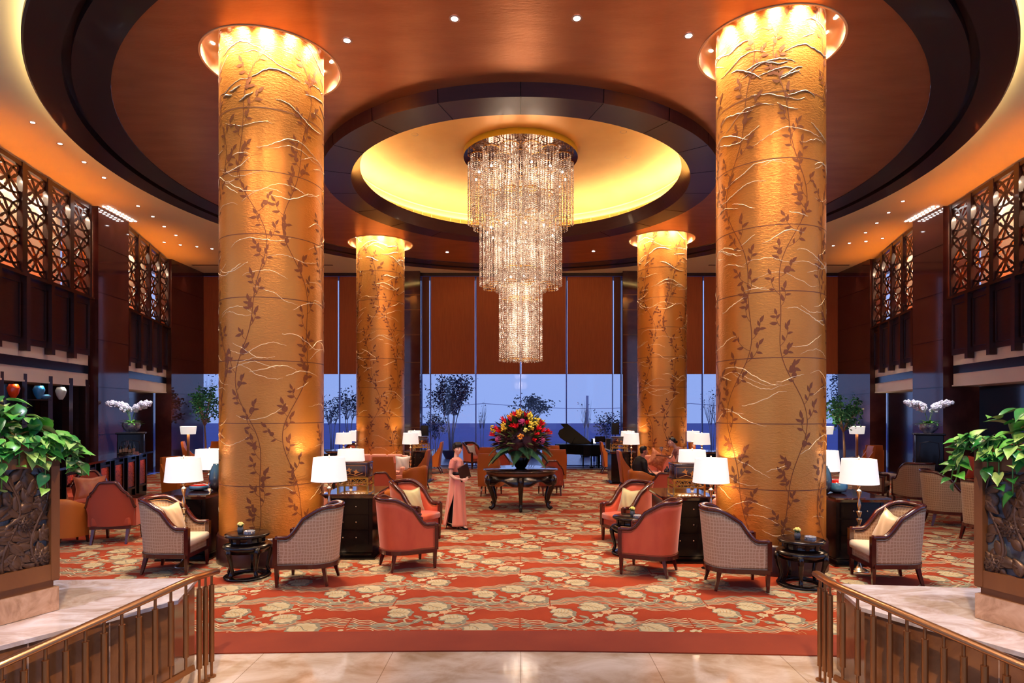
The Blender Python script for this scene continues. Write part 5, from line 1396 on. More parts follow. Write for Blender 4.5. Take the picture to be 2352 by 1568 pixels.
# ================================================================ BAR
def seat_line(P0,P1,q): return Vector(P0).lerp(Vector(P1),q)
t=thing('bar_counter','long black bar counter with glowing orange mosaic panels at the left','bar counter')
b0,b1=Vector((-10.03,16.7,0)),Vector((-8.5,10.5,0)); d=(b1-b0); L=d.length; u=d.normalized(); n=Vector((-u.y,u.x,0)); 
if n.x<0: n=-n   # room side
rz=math.atan2(u.y,u.x)
def BP_(a,b,z): v=b0+u*a-n*b; return (v.x,v.y,z)
m=MB(); m.box(BP_(L/2,.32,1.145),(L+.1,.78,.045),0,rz); m.build('countertop',mat('console_top',(44,22,24),.06),t)
m=MB(); m.box(BP_(L/2,.36,.56),(L,.58,1.12),0,rz); m.build('body',M_black,t)
nb=8
M_mosaic=mat('amber_mosaic',(206,96,30),.25,metal=.5,var=(120,50,20),vscale=30,bump=.7,bscale=40)
for k in range(nb):
    a=L*(k+.5)/nb; m=MB(); m.box(BP_(a,.062,.66),(L/nb*.60,.02,.62),0,rz); o=m.build('mosaic_panel',M_mosaic,t)
    m=MB(); 
    for q in (-1,1): m.box(BP_(a+q*L/nb*.33,.05,.62),(.05,.05,1.0),0,rz)
    m.box(BP_(a,.05,.31),(L/nb*.66,.04,.05),0,rz); m.box(BP_(a,.05,1.01),(L/nb*.66,.04,.05),0,rz); m.build('panel_frame',M_black,o)
for k in range(nb):
    a=L*(k+.5)/nb; p=BP_(a,-.14,1.115); lamp('SPOT',p,5,(255,150,70),.03,BP_(a,.08,.5),'bar_under_light',spot=1.7,blend=1)
m=MB(); m.lathe([(0,.0),(.27,.0),(.29,.02),(.28,.022),(.26,.006),(.0,.006)],28,sy=.7); o=m.build('tray',M_chrome); o.location=(-9.85,15.55,1.168); tag(o,'silver tray of bottles on the far end of the bar','tray')
rnd=random.Random(9)
for k in range(8):
    bx,by=-9.98+.07*(k%4)+.03*(k//4),15.42+.10*(k//4)+.03*(k%2); bt=thing('bottle','dark glass liquor bottle in the cluster on the bar tray','bottle',(bx,by,1.175),0,'bottles on the bar tray')
    h=.26+.04*(k%3); m=MB(); m.lathe([(.03,0),(.036,.01),(.036,h*.6),(.014,h*.78),(.013,h)],14); m.build('glass_body',mat('bottle_glass_%d'%(k%3),[(30,18,12),(22,34,20),(60,28,14)][k%3],.08,spec=.7),bt)
    m=MB(); m.lathe([(.0370,h*.18),(.0370,h*.48)],14,cap=False); m.build('bottle_label',mat('paper_label',(180,140,110),.7),bt)
for k in range(4):
    m=MB(); m.lathe([(.02,0),(.024,.09),(.022,.09),(.018,.008),(0,.008)],12,cap=False); o=m.build('shot_glass',M_crystal); o.location=(-9.62+.07*k,15.35-.05*k,1.168); tag(o,'small clear glass beside the bottles on the bar','glass','glasses on the bar')
# lit shelf with coloured glass behind the bar
m=MB()
for D in (12.2,13.2,14.0,15.0,15.9,16.7):
    x=wallpt(-1,D)-.12; m.box((x,D,2.05),(.18,.14,2.1))
struct('wall_left_bar_posts',m,M_darkwood)
for D0,z in ((13.5,2.52),(14.5,2.52),(13.5,1.95),(14.5,1.95),(14.5,1.5)):
    m=MB(); x=wallpt(-1,D0)-.3; m.box((x,D0,z),(.35,.95,.02),0,-.18); o=m.build('shelf',mat('smoked_shelf',(60,56,70),.1)); tag(o,'dark glass shelf in the back bar at far left, among the lit coloured vases','shelf','dark glass shelves of the back bar')
vc=[('orange',(230,70,20),13.22),('blue',(40,130,190),14.12),('blue',(70,140,190),14.22),('white',(210,225,215),15.0)]
for k,(cn,cl,D) in enumerate(vc):
    hh=.30 if k!=2 else .10
    o=lathe_thing('glass_vase','%s glass vase on the lit back-bar shelf at far left%s'%(cn,'' if k!=2 else ', small and flat'),'vase',[(.04,0),(.09,hh*.3),(.12,hh*.7),(.08,hh),(.06,hh)],mat('vase_glass_'+str(k),cl,.1,coat=.5),(wallpt(-1,D)+.22 if k!=2 else wallpt(-1,D)+.30,D,2.53),20)
    lamp('SPOT',(wallpt(-1,D)+.32,D,2.90),6,(255,250,240),.02,(wallpt(-1,D)+.22,D,2.5),'shelf_spot',spot=1.4)
lathe_thing('bottle','single bottle with a pale label on the back-bar shelf','bottle',[(.03,0),(.038,.16),(.014,.22),(.014,.30)],mat('label_grey',(130,116,110),.4),(wallpt(-1,14.6)-.18,14.6,1.51),14)

# ================================================================ CABINET STANDS AND ORCHIDS
def orchid_stand(loc,rz,sd):
    t=thing('lacquer_pedestal','tall black lacquer pedestal cabinet against the stone pier at the %s'%sd,'cabinet',loc,rz)
    m=MB(); m.rbox((.62,.62,1.62),.02,0,Matrix.Translation((0,0,.83))); m.build('body',M_black,t)
    for k in range(4):
        m=MB(); a=TAU*k/4; T=Matrix.Rotation(a,4,'Z')@Matrix.Translation((0,-.312,.92))
        pts=[(-.2,-.42),(-.22,-.2),(-.19,0),(-.22,.2),(-.2,.5),(0,.54),(.2,.5),(.22,.2),(.19,0),(.22,-.2),(.2,-.42),(0,-.46)]
        m.tube([(x,0,z) for x,z in pts],.010,6,closed=True,T=T); o=m.build('carved_panel',M_blackwood,t)
    m=MB(); m.rbox((.70,.70,.05),.012,0,Matrix.Translation((0,0,1.645))); m.build('top',M_black,t)
    t=thing('orchid_bowl','blue and white porcelain bowl on the %s black pedestal'%sd,'bowl',(loc[0],loc[1],1.67))
    m=MB(); m.lathe([(.10,0),(.12,.02),(.20,.10),(.225,.18),(.215,.25),(.225,.26),(.20,.25),(.20,.15),(.0,.14)],32,cap=False); m.build('body',mat('blue_white_porcelain',(206,208,214),.12,var=(52,60,96),vscale=9,coat=.5),t)
    t=thing('orchid','white orchids arching over green leaves in the %s porcelain bowl'%sd,'plant',(loc[0],loc[1],1.90)); rnd=random.Random(4)
    m=MB()
    for k in range(46):
        a=rnd.random()*TAU; d=Vector((math.cos(a),math.sin(a),.25+.7*rnd.random())); blade(m,Vector((0,0,.0)),d.normalized(),.26+.14*rnd.random(),.035,.14)
    m.build('leaves',M_leaf,t)
    for k in range(7):
        s_=1 if k%2 else -1; y=rnd.uniform(-.1,.1); R_=.20+.055*k*.7; P=[]
        for i in range(12):
            q=i/11; P.append(Vector((s_*(.02+R_*q**1.5*1.3),y*q,.50*math.sin(q*PI*.62)+.02*k*q)))
        st=MB(); st.tube(P,.005,5); 
        o=st.build('flower_stem',M_stem,t)
        fl_=MB()
        for i in range(5,12):
            for q in range(3):
                c=P[i]+Vector((rnd.uniform(-.05,.05),rnd.uniform(-.08,.08),rnd.uniform(-.06,.03)))
                for p5 in range(5):
                    a=TAU*p5/5+.3; fl_.ell(tuple(c+Vector((.026*math.cos(a),-.01,.026*math.sin(a)))),(.036,.010,.032),seg=6,rings=4)
        fl_.build('blossoms',mat('orchid_white',(238,232,240),.6),o)
    lamp('SPOT',(loc[0]*.93,loc[1]-1.0,5.8),600,(240,240,255),.05,(loc[0],loc[1],2.3),'orchid_spot',spot=.42,blend=.6)
orchid_stand((-10.80,17.15,0),.5,'left'); orchid_stand((10.75,16.3,0),-.5,'right')
# ================================================================ PIANO AND BAND GEAR
pt=thing('grand_piano','black grand piano with raised lid by the window, right of the bouquet','piano',(2.32,24.05,0))
def gp(px,py,D=23.9): return (cx(px,D)-2.32,zz(py,D))
outl=[(.85,-.70),(.85,.62),(-.45,.62),(-.80,.45),(-.98,.10),(-.90,-.20),(-.55,-.34),(-.25,-.52),(.05,-.68),(.35,-.70)]
m=MB(); m.prism(outl,.60,.97); m.build('case',M_piano,pt)
lid=[gp(*q) for q in ((1290,974),(1307,974),(1368,1023),(1318,1023),(1300,1014.5),(1288,1006),(1284,997),(1287,989),(1298,983))]
m=MB(); m.prism([(x,z) for x,z in lid],-.015,.015,T=Matrix.Translation((0,.35,0))@Matrix.Rotation(0,4,'Z')@Matrix(((1,0,0,0),(0,.30,-1,-.30),(0,1,0,0),(0,0,0,1))))
m.build('lid',M_piano,pt)
m=MB(); m.tube([(-.35,.0,.97),(-.20,.1,1.22)],.012,6); m.build('lid_prop',M_piano,pt)
m=MB(); m.box((.98,-.04,.69),(.26,1.24,.13)); m.build('keybed',M_piano,pt)
m=MB(); m.box((1.0,-.04,.765),(.14,1.16,.02)); m.build('keyboard',mat('ivory_keys',(225,220,210),.3),pt)
m=MB(); m.box((.45,-.04,1.08),(.02,.7,.2),0,0); m.build('music_desk',M_piano,pt)
for (x,y) in ((.78,-.52),(.78,.50),(-.62,.0)):
    l=MB(); l.tube([(x,y,.62),(x,y,.45),(x,y,.08)],[.075,.06,.04],4,rot=PI/4,smooth=False,up=(1,.01,0)); l.cyl((x,y-.01,0),.03,.08,10); l.build('leg',M_piano,pt)
m=MB()
for y in (-.12,.04): m.box((.42,y,.35),(.03,.03,.55))
m.box((.42,-.04,.08),(.14,.28,.08)); m.build('pedal_lyre',M_piano,pt)
bt=thing('piano_bench','black piano bench with a pale blue sheen behind the grand piano','bench',(3.75,24.5,0)); 
bt.location=(2.79,24.88,0)
m=MB(); m.rbox((.65,.34,.08),.02,0,Matrix.Translation((0,0,.48))); m.build('seat',M_black,bt)
for sx in (-1,1):
    for sy in (-1,1): leg_taper(bt,sx*.28,sy*.13,.46,0,0,M_black,.05)
def pa_speaker(label,x,y,z):
    t=thing('loudspeaker',label,'speaker',(x,y,0)); m=MB(); m.rbox((.28,.28,.46),.02,0,Matrix.Translation((0,0,z))); m.build('cabinet',mat('speaker_black',(10,10,14),.6),t)
    m=MB(); m.cyl((0,0,.55),.018,z-.78,8); m.build('pole',M_black,t)
    for k in range(3):
        a=TAU*k/3; l=MB(); l.tube([(0,0,.62),(.38*math.cos(a),.38*math.sin(a),.01)],.013,6); l.build('leg',M_black,t)
pa_speaker('black loudspeaker on a tripod at the left end of the central window',cx(976,24.4),24.4,1.46); pa_speaker('black loudspeaker on a tripod at the right end of the central window',cx(1413,24.4),24.4,1.56)
t=thing('amplifier_case','dark amplifier case with pale metal edges on legs, right of the piano','case',(cx(1404,24.8),24.8,0))
m=MB(); m.box((0,0,.92),(.48,.35,.46)); m.build('cabinet',mat('speaker_black',(10,10,14),.6),t)
m=MB(); m.bar([(-.24,-.18,.69),(.24,-.18,.69),(.24,-.18,1.15),(-.24,-.18,1.15)],.025,.02,closed=True,up=(0,1,0)); m.build('edge_trim',M_chrome,t)
for sx in (-1,1):
    for sy in (-1,1): leg_taper(t,sx*.2,sy*.13,.69,0,0,M_black,.03)
t=thing('music_stand','thin black music stand between the piano and the right loudspeaker','stand',(cx(1378,24.88),24.88,0))
m=MB(); m.tube([(0,0,.0),(0,0,1.05)],.012,6); m.build('pole',M_black,t); m=MB(); m.box((0,-.02,1.12),(.42,.02,.24),0,0); m.build('desk',M_black,t)
for k in range(3): a=TAU*k/3+.4; l=MB(); l.tube([(0,0,.2),(.25*math.cos(a),.25*math.sin(a),.01)],.009,5); l.build('leg',M_black,t)
# ================================================================ DRUM LAMPS, FICUS, GARDEN
KDl=Kind(drum_lamp('x')); gD2='drum-shaded floor lamps by the side windows'
for (px,D,l) in ((432.5,22.4,'slim floor lamp with a wide drum shade beside the left corner pier'),(1968,22.6,'slim floor lamp with a wide drum shade near the right corner pier'),(1896,22.3,'slim floor lamp with a drum shade half hidden behind the front right column')):
    x,y,_=LPP(px,D); KDl.put((x,y,0),0,l,gD2); lamp('POINT',(x,y,1.56),16,(255,214,168),.07,name='lamp_bulb')
def leafy_tree(name,label,loc,h,cr_,ch_,n,leafm,barkm,ls=.07,seed=1,group=None,bare=False,trunk_r=.04,multi=1,pot=None):
    t=thing(name,label,'tree',loc,0,group); rnd=random.Random(seed); tr=MB(); zc=h-ch_*.5; tips=[]
    for q in range(multi):
        a0=TAU*q/multi; bx=.05*math.cos(a0); by=.05*math.sin(a0); top=Vector((cr_*.35*math.cos(a0)*(multi>1),cr_*.35*math.sin(a0)*(multi>1),zc-ch_*.25))
        tr.tube([Vector((bx,by,.0)),Vector((bx,by,h*.25)).lerp(top,.25),top],[trunk_r,trunk_r*.8,trunk_r*.55],6)
        for k in range(9 if multi>1 else 16):
            a=rnd.random()*TAU; e=top+Vector((math.cos(a)*cr_*rnd.uniform(.3,.85),math.sin(a)*cr_*rnd.uniform(.3,.85),rnd.uniform(.1,.75)*ch_)); md=top.lerp(e,.5)+Vector((0,0,.08*rnd.random()))
            tr.tube([top+Vector((0,0,-.1)),md,e],[trunk_r*.4,trunk_r*.25,trunk_r*.08],4); tips.append(e)
            for w in range(3):
                e2=e+Vector((rnd.uniform(-.3,.3)*cr_,rnd.uniform(-.3,.3)*cr_,rnd.uniform(.0,.35)*ch_)); tr.tube([md,e2],[trunk_r*.15,trunk_r*.04],3); tips.append(e2)
    tr.build('trunk',barkm,t)
    if n:
        f=MB()
        for k in range(n):
            e=rnd.choice(tips); p=e+Vector((rnd.gauss(0,.12)*cr_,rnd.gauss(0,.12)*cr_,rnd.gauss(0,.07)*ch_)); d=Vector((rnd.uniform(-1,1),rnd.uniform(-1,1),rnd.uniform(-.8,.4))).normalized()
            blade(f,p,d,ls*(.7+.6*rnd.random()),ls*.28,.0,0,rnd.random()*3)
        o=f.build('foliage',leafm,t,recalc=False); o['kind']='stuff'
    if pot:
        m=MB(); m.lathe([(pot*.6,-.02),(pot,.35),(pot*1.05,.40),(pot*.9,.40),(.0,.36)],24,cap=False); m.build('pot',mat('garden_pot',(60,54,80),.5),t)
M_bark=mat('pale_bark',(170,140,116),.7)
leafy_tree('ficus_tree','indoor ficus tree at the far left window',(cx(470,23.7),23.7,0),2.75,.62,1.3,1100,M_leaf2,M_bark,.10,3,pot=.25,trunk_r=.05)
leafy_tree('ficus_tree','indoor ficus tree with a pale trunk at the far right window',(cx(1937,22.4),22.4,0),2.52,.66,1.25,1300,M_leaf2,M_bark,.10,4,pot=.25,trunk_r=.05)
M_nl=mat('dusk_leaf',(34,50,84),.7); M_nb=mat('dusk_bark',(170,166,190),.7)  # blue of the dusk light is put into the leaf colour
g='garden trees outside the window wall'
leafy_tree('garden_tree','large multi-stemmed tree in a pot outside, left of centre',(cx(1036,29.5),29.5,0),3.42,.95,1.7,1900,M_nl,M_nb,.11,5,g,multi=6,trunk_r=.035,pot=.45)
leafy_tree('garden_tree','garden tree outside directly behind the bouquet',(cx(1222,30),30,0),2.75,.85,.95,700,M_nl,M_nb,.12,6,g,multi=4,trunk_r=.03,pot=.4)
leafy_tree('garden_tree','thin bare tree outside between the left columns, nearer the front one',(cx(762,30),30,0),2.6,.5,1.2,320,M_nl,M_nb,.10,7,g,multi=3,trunk_r=.03,pot=.35)
leafy_tree('garden_tree','thin tree outside just left of the back left column',(cx(800,29),29,0),2.9,.55,1.3,420,M_nl,M_nb,.10,8,g,multi=3,trunk_r=.03,pot=.35)
leafy_tree('garden_tree','bare twiggy tree outside at the far left behind the ficus',(cx(462,31),31,0),3.8,.7,2.4,90,M_nl,M_nb,.09,9,g,multi=4,trunk_r=.035)
leafy_tree('garden_tree','tall leafy tree outside at the far right behind the ficus',(cx(1945,29),29,0),4.3,.9,2.8,1500,M_nl,M_nb,.10,10,g,multi=4,trunk_r=.04)
leafy_tree('garden_tree','small bare shrub outside just right of the left loudspeaker',(cx(1000,28),28,0),1.9,.5,1.1,500,M_nl,M_nb,.09,11,g,multi=4,trunk_r=.02)
leafy_tree('garden_tree','small shrub outside behind the right loudspeaker',(cx(1395,28.5),28.5,0),1.95,.6,1.2,620,M_nl,M_nb,.09,12,g,multi=4,trunk_r=.02)
leafy_tree('garden_tree','sparse bare sapling outside right of the grand piano lid',(cx(1345,30.5),30.5,0),2.7,.35,1.6,14,M_nl,M_nb,.08,13,g,multi=3,trunk_r=.02,pot=.35)
leafy_tree('garden_tree','sparse bare sapling outside between the large tree and the bouquet',(cx(1107,30.5),30.5,0),2.5,.25,1.4,14,M_nl,M_nb,.08,14,g,multi=2,trunk_r=.02,pot=.35)
leafy_tree('garden_tree','bare tree outside between the right-hand columns',(cx(1635,30),30,0),3.1,.5,1.9,60,M_nl,M_nb,.08,15,g,multi=3,trunk_r=.025)
t=thing('utility_pole','distant pole with a wire beyond the terrace','pole',(cx(1349,60),60,-3)); m=MB(); m.cyl((0,0,0),.12,6.75,8); m.build('pole',M_nb,t)
m=MB(); m.tube([(-30+2.5*i,0,6.0-.5*math.sin(PI*((i%8)/8.0))) for i in range(25)],.03,4); m.build('wire',M_nb,t)
for (px,py,l) in ((1365,1014,'right of the piano lid'),(1097,1036,'left of the bouquet'),(1291,1027,'left of the piano'),(1978,1010,'at the far right window')):
    D=27.5; x=cx(px,D); z=zz(py,D); tt=thing('garden_lantern','small glowing white garden lantern outside, '+l,'lantern',(x,D,0),0,'garden lanterns outside')
    m=MB(); m.cyl((0,0,0),.06,max(z-.13,.05),10); m.build('post',M_mull,tt); m=MB(); m.rbox((.13,.13,.27),.02,0,Matrix.Translation((0,0,z))); m.build('lantern_shade',glow('lantern_glow',(255,244,225),2.2),tt)
# ================================================================ PEOPLE
def body(mb,name,m_,parent,vox=.011,smooth=4):
    o=mb.build(name,m_,parent,recalc=False)
    r=o.modifiers.new('Remesh','REMESH'); r.mode='VOXEL'; r.voxel_size=vox; r.use_smooth_shade=True
    s=o.modifiers.new('Smooth','SMOOTH'); s.factor=.5; s.iterations=smooth
    return o
V=Vector
def head(mb,c,R,yaw,s=1.0):
    # c: centre of skull, faces local +x turned by yaw
    T=Matrix.Translation(c)@Matrix.Rotation(yaw,4,'Z')@Matrix.Scale(s,4)
    mb.ell((-.01,0,.02),(.088,.074,.098),seg=16,rings=12,T=T)
    mb.ell((.025,0,-.045),(.062,.056,.062),seg=14,rings=10,T=T)      # jaw
    mb.ell((.060,0,-.082),(.024,.028,.020),seg=10,rings=8,T=T)       # chin
    mb.tube([(.078,0,.012),(.098,0,-.018),(.090,0,-.030)],[.008,.014,.012],8,T=T)  # nose
    mb.ell((.080,0,-.054),(.012,.026,.010),seg=8,rings=6,T=T)        # lips
    for k in (-1,1):
        mb.ell((.062,k*.040,-.022),(.026,.022,.024),seg=8,rings=6,T=T)   # cheeks
        mb.ell((-.004,k*.074,-.012),(.018,.008,.028),seg=8,rings=6,T=T)  # ears
    return T
def face(T,parent,lip=(176,60,60)):
    m=MB()
    for k in (-1,1): m.ell((.075,k*.030,.008),(.010,.0145,.0075),seg=10,rings=6,T=T)
    m.build('eye',mat('eye_white',(220,210,205),.2),parent)
    m=MB()
    for k in (-1,1): m.ell((.0835,k*.030,.008),(.004,.0072,.0066),seg=8,rings=6,T=T)
    m.build('iris',mat('eye_dark',(20,12,10),.2),parent)
    m=MB()
    for k in (-1,1): m.tube([(.080,k*.014,.026),(.082,k*.030,.031),(.074,k*.046,.026)],.0032,5,T=T)
    m.build('eyebrow',M_hair,parent)
    m=MB(); m.tube([(.083,-.020,-.054),(.0925,0,-.053),(.083,.020,-.054)],[.003,.0062,.003],6,T=T); m.build('lips',mat('lip',lip,.35),parent)
def hand(mb,wrist,d,up,s=1.0,curl=.6,thumb=1):
    d=V(d).normalized(); up=V(up); sd=d.cross(up).normalized(); up=sd.cross(d).normalized(); w=V(wrist)
    mb.tube([w,w+d*.035*s,w+d*.075*s],[.020*s,.032*s,.034*s],10,sq=.5,up=tuple(up))
    for k,(o,L) in enumerate(((-.027,.062),(-.009,.072),(.009,.068),(.026,.052))):
        b=w+d*.072*s+sd*o*s; c=curl
        p1=b+(d*math.cos(c*.5)-up*math.sin(c*.5))*L*.45*s; p2=p1+(d*math.cos(c*1.2)-up*math.sin(c*1.2))*L*.35*s; p3=p2+(d*math.cos(c*1.9)-up*math.sin(c*1.9))*L*.25*s
        mb.tube([b,p1,p2,p3],[.0095*s,.009*s,.008*s,.0065*s],7)
    b=w+d*.025*s+sd*.026*s*thumb; e=b+(d*.6+sd*thumb*.7-up*.3).normalized()*.038*s; mb.tube([b,e,e+(d*.9-up*.3).normalized()*.028*s],[.012*s,.010*s,.008*s],7)
# ---- the hostess (faces +x; slightly towards the camera)
W0=(-1.205,11.80,0); hs=thing('person','standing woman with short black hair in a long pink satin dress, holding a dark folder','person',W0,rad(-14))
m=MB()
T=head(m,(.005,-.01,1.535),1,rad(-42),1.0)
m.tube([(-.035,0,1.30),(-.025,0,1.39),(-.012,0,1.47)],[.060,.046,.046],12)
m.tube([(-.03,0,.95),(-.02,0,1.10),(-.02,0,1.22),(-.035,0,1.33)],[.11,.085,.10,.085],14,sq=1.35,up=(1,0,0))
# near arm
m.tube([(-.045,-.155,1.325),(-.060,-.175,1.20),(-.075,-.185,1.05)],[.044,.038,.034],10)
m.tube([(-.075,-.185,1.05),(.02,-.185,.99),(.135,-.15,.965)],[.034,.028,.021],10)
hand(m,(.135,-.15,.965),(.9,.25,-.02),(0.2,-.9,.3),.95,.9,1)
# far arm
m.tube([(-.03,.155,1.325),(.0,.175,1.18),(.02,.17,1.06)],[.044,.036,.032],10); m.tube([(.02,.17,1.06),(.10,.10,1.02),(.16,.02,.99)],[.032,.027,.021],10)
hand(m,(.155,.04,.985),(.4,-.9,.1),(-.5,-.2,.9),.95,.8,-1)
# lower legs and feet
for (ax,ay,fx,fy) in ((-.085,.05,-.19,.05),(.03,-.03,.08,-.04)):
    m.tube([(ax*.3,ay,.9),(ax,ay,.5),(fx,fy,.10)],[.085,.055,.030],10)
    m.ell((fx+.05,fy,.045),(.085,.030,.028),seg=10,rings=8)
body(m,'body',M_skin,hs,.010,3)
face(T,hs)
# hair: short bob with fringe
m=MB(); m.ell((-.022,0,.045),(.098,.087,.086),seg=18,rings=12,T=T); m.ell((-.055,0,-.010),(.060,.076,.075),seg=14,rings=10,T=T)
for k in range(15):
    a=-1.05+2.1*k/14; m.tube([(.02*math.cos(a),.05*math.sin(a),.125),(.080*math.cos(a)+.006,.080*math.sin(a),.075),(.084*math.cos(a)+.003,.082*math.sin(a),.038)],[.014,.015,.006],6,T=T)
for s_ in (-1,1): m.tube([(.0,s_*.076,.06),(.012,s_*.082,.02),(.014,s_*.080,-.02)],[.02,.014,.005],6,T=T)
body(m,'hair',M_hair,hs,.008,1)
# dress bodice
M_satin=mat('rose_satin',(238,150,126),.32,spec=.5,sheen=.5,var=(224,130,108),vscale=6,bump=.2,bscale=14,stretch=(1,1,.25))
m=MB()
m.tube([(-.015,0,.92),(-.02,0,.99),(-.018,0,1.09),(-.015,0,1.20),(-.025,0,1.30),(-.035,0,1.37)],[.118,.108,.094,.108,.100,.055],18,sq=1.30,up=(1,0,0),prof=None)
m.ell((.045,-.055,1.205),(.052,.050,.055)); m.ell((.045,.055,1.205),(.052,.050,.055)); m.ell((-.035,-.10,1.315),(.062,.070,.045)); m.ell((-.035,.10,1.315),(.062,.070,.045))
for s_ in (-1,1): m.tube([(-.04,s_*.135,1.325),(-.052,s_*.168,1.25),(-.062,s_*.182,1.165)],[.060,.056,.055],12)
body(m,'bodice',M_satin,hs,.011,4)
m=MB()
for s_ in (-1,1): m.lathe([(.052,-.004),(.0525,.006)],16,cap=False,T=Matrix.Translation((-.063,s_*.182,1.165)))
m.tube([(.010,-.02,1.385),(.045,-.018,1.33),(.068,-.03,1.27)],.006,6); m.build('piping',mat('dark_plum_piping',(50,16,24),.5),hs)
m=MB(); m.tube([(-.018,0,1.035),(-.018,0,1.10)],[.108,.100],24,sq=1.30,up=(1,0,0)); m.build('belt',mat('dark_belt',(34,12,14),.45),hs)
# long skirt with an open side slit
m=MB()
def skirt(u,v):
    z=1.04-(1.04-.075)*v; q=max(0,(.68-z)/.64); half=.40*q**.8
    a0=-PI/2-.40*q; a=a0+half+u*(TAU-2*half)
    rx=.118+.028*sm((1.04-z)/.16)+.080*max(0,(.85-z)/.8)**1.0; ry=.135+.020*sm((1.04-z)/.16)+.03*max(0,(.85-z)/.8)
    cx_=-.012-.045*max(0,(.8-z)/.8); f=.010*math.sin(a*9+z*3)*min(1,(1.04-z)*2)
    return (cx_+(rx+f)*math.cos(a),(ry+f)*math.sin(a),z)
m.grid(skirt,72,24); o=m.build('skirt',M_satin,hs); sd_=o.modifiers.new('Solid','SOLIDIFY'); sd_.thickness=.006
m=MB()
for (ax,ay,fx,fy,r2) in ((-.05,.03,-.135,.04,.075),(.01,.0,.05,-.02,.075)): m.tube([(ax*.5,ay,.95),(ax,ay,.55),(fx,fy,.11)],[.10,.085,r2],12)
body(m,'trousers',M_suit,hs,.014,3)
for (fx,fy) in ((-.18,.045),(.085,-.045)):
    m=MB(); m.tube([(fx-.05,fy,.075),(fx+.02,fy,.055),(fx+.09,fy,.022),(fx+.145,fy,.016)],[.032,.034,.032,.014],10,sq=.7,up=(0,0,1)); m.tube([(fx-.055,fy,.06),(fx-.06,fy,.0)],[.014,.006],6); m.build('shoe',M_black,hs)
m=MB(); m.tube([(.115,-.155,.968),(.125,-.155,.966)],.026,14,cap=False); m.build('bracelet',M_chrome,hs)
# folder held against the body
fo=MB(); fo.rbox((.018,.23,.31),.004,0,Matrix.Rotation(.25,4,'Y')@Matrix.Rotation(.45,4,'X')); o=fo.build('folder',mat('dark_brown_leather',(44,18,20),.4)); 
R_=Matrix.Rotation(rad(-14),4,'Z'); p=R_@V((.165,-.085,1.09)); o.location=(W0[0]+p.x,W0[1]+p.y,p.z); o.rotation_euler=(0,0,rad(-50)); tag(o,'dark brown menu folder clasped by the woman in pink','folder')
# ---- seated man in dark suit (faces +x)
M0=(3.08,15.62,0); mn=thing('person','seated man in a black suit seen in profile on the ochre barrel chair','person',M0,rad(12))
m=MB(); T=head(m,(.035,0,1.24),1,0,1.02); m.tube([(-.03,0,1.02),(-.005,0,1.10),(.0,0,1.18)],[.07,.056,.055],12)
for s_ in (-1,1): hand(m,(.28,s_*.13,.66),(.9,-s_*.2,-.1),(0,0,1),1.05,.7,-s_)
m.tube([(.2,-.13,.66),(.29,-.13,.66)],.024,8); m.tube([(.2,.13,.66),(.29,.13,.66)],.024,8); m.tube([(.0,0,1.0),(.25,-.13,.66)],.02,6); m.tube([(.0,0,1.0),(.25,.13,.66)],.02,6)
body(m,'body',mat('skin_tan',(196,128,100),.5),mn,.010,2); face(T,mn,(150,70,60))
m=MB(); m.ell((-.022,0,.050),(.094,.080,.080),seg=16,rings=10,T=T); m.ell((-.060,0,.0),(.045,.068,.07),seg=12,rings=8,T=T)
for k in range(9): a=-.9+1.8*k/8; m.tube([(.0,.05*math.sin(a),.125),(.070*math.cos(a)+.008,.07*math.sin(a),.085)],[.018,.010],6,T=T)
body(m,'hair',M_hair,mn,.009,1)
m=MB(); m.tube([(-.04,0,.50),(-.07,0,.70),(-.07,0,.90),(-.035,0,1.04),(-.01,0,1.09)],[.150,.145,.150,.120,.06],16,sq=1.35,up=(1,0,0))
for s_ in (-1,1):
    m.ell((-.04,s_*.165,.985),(.075,.065,.065)); m.tube([(-.04,s_*.195,.98),(-.03,s_*.225,.82),(.0,s_*.22,.68)],[.066,.058,.052],12); m.tube([(.0,s_*.22,.68),(.12,s_*.19,.665),(.25,s_*.14,.665)],[.052,.044,.036],12)
body(m,'jacket',M_suit,mn,.013,3)
m=MB()
for s_ in (-1,1): m.tube([(-.05,s_*.09,.56),(.18,s_*.12,.57),(.42,s_*.14,.55)],[.095,.085,.066],12); m.tube([(.42,s_*.14,.55),(.44,s_*.14,.30),(.42,s_*.14,.08)],[.066,.052,.046],12)
body(m,'trousers',M_suit,mn,.014,2)
for s_ in (-1,1): m=MB(); m.ell((.47,s_*.14,.04),(.13,.045,.04)); m.build('shoe',M_black,mn)
m=MB(); m.tube([(.03,-.02,1.07),(.075,0,.98),(.10,0,.86)],[.02,.03,.02],8,sq=.5); m.build('shirt',M_white,mn)
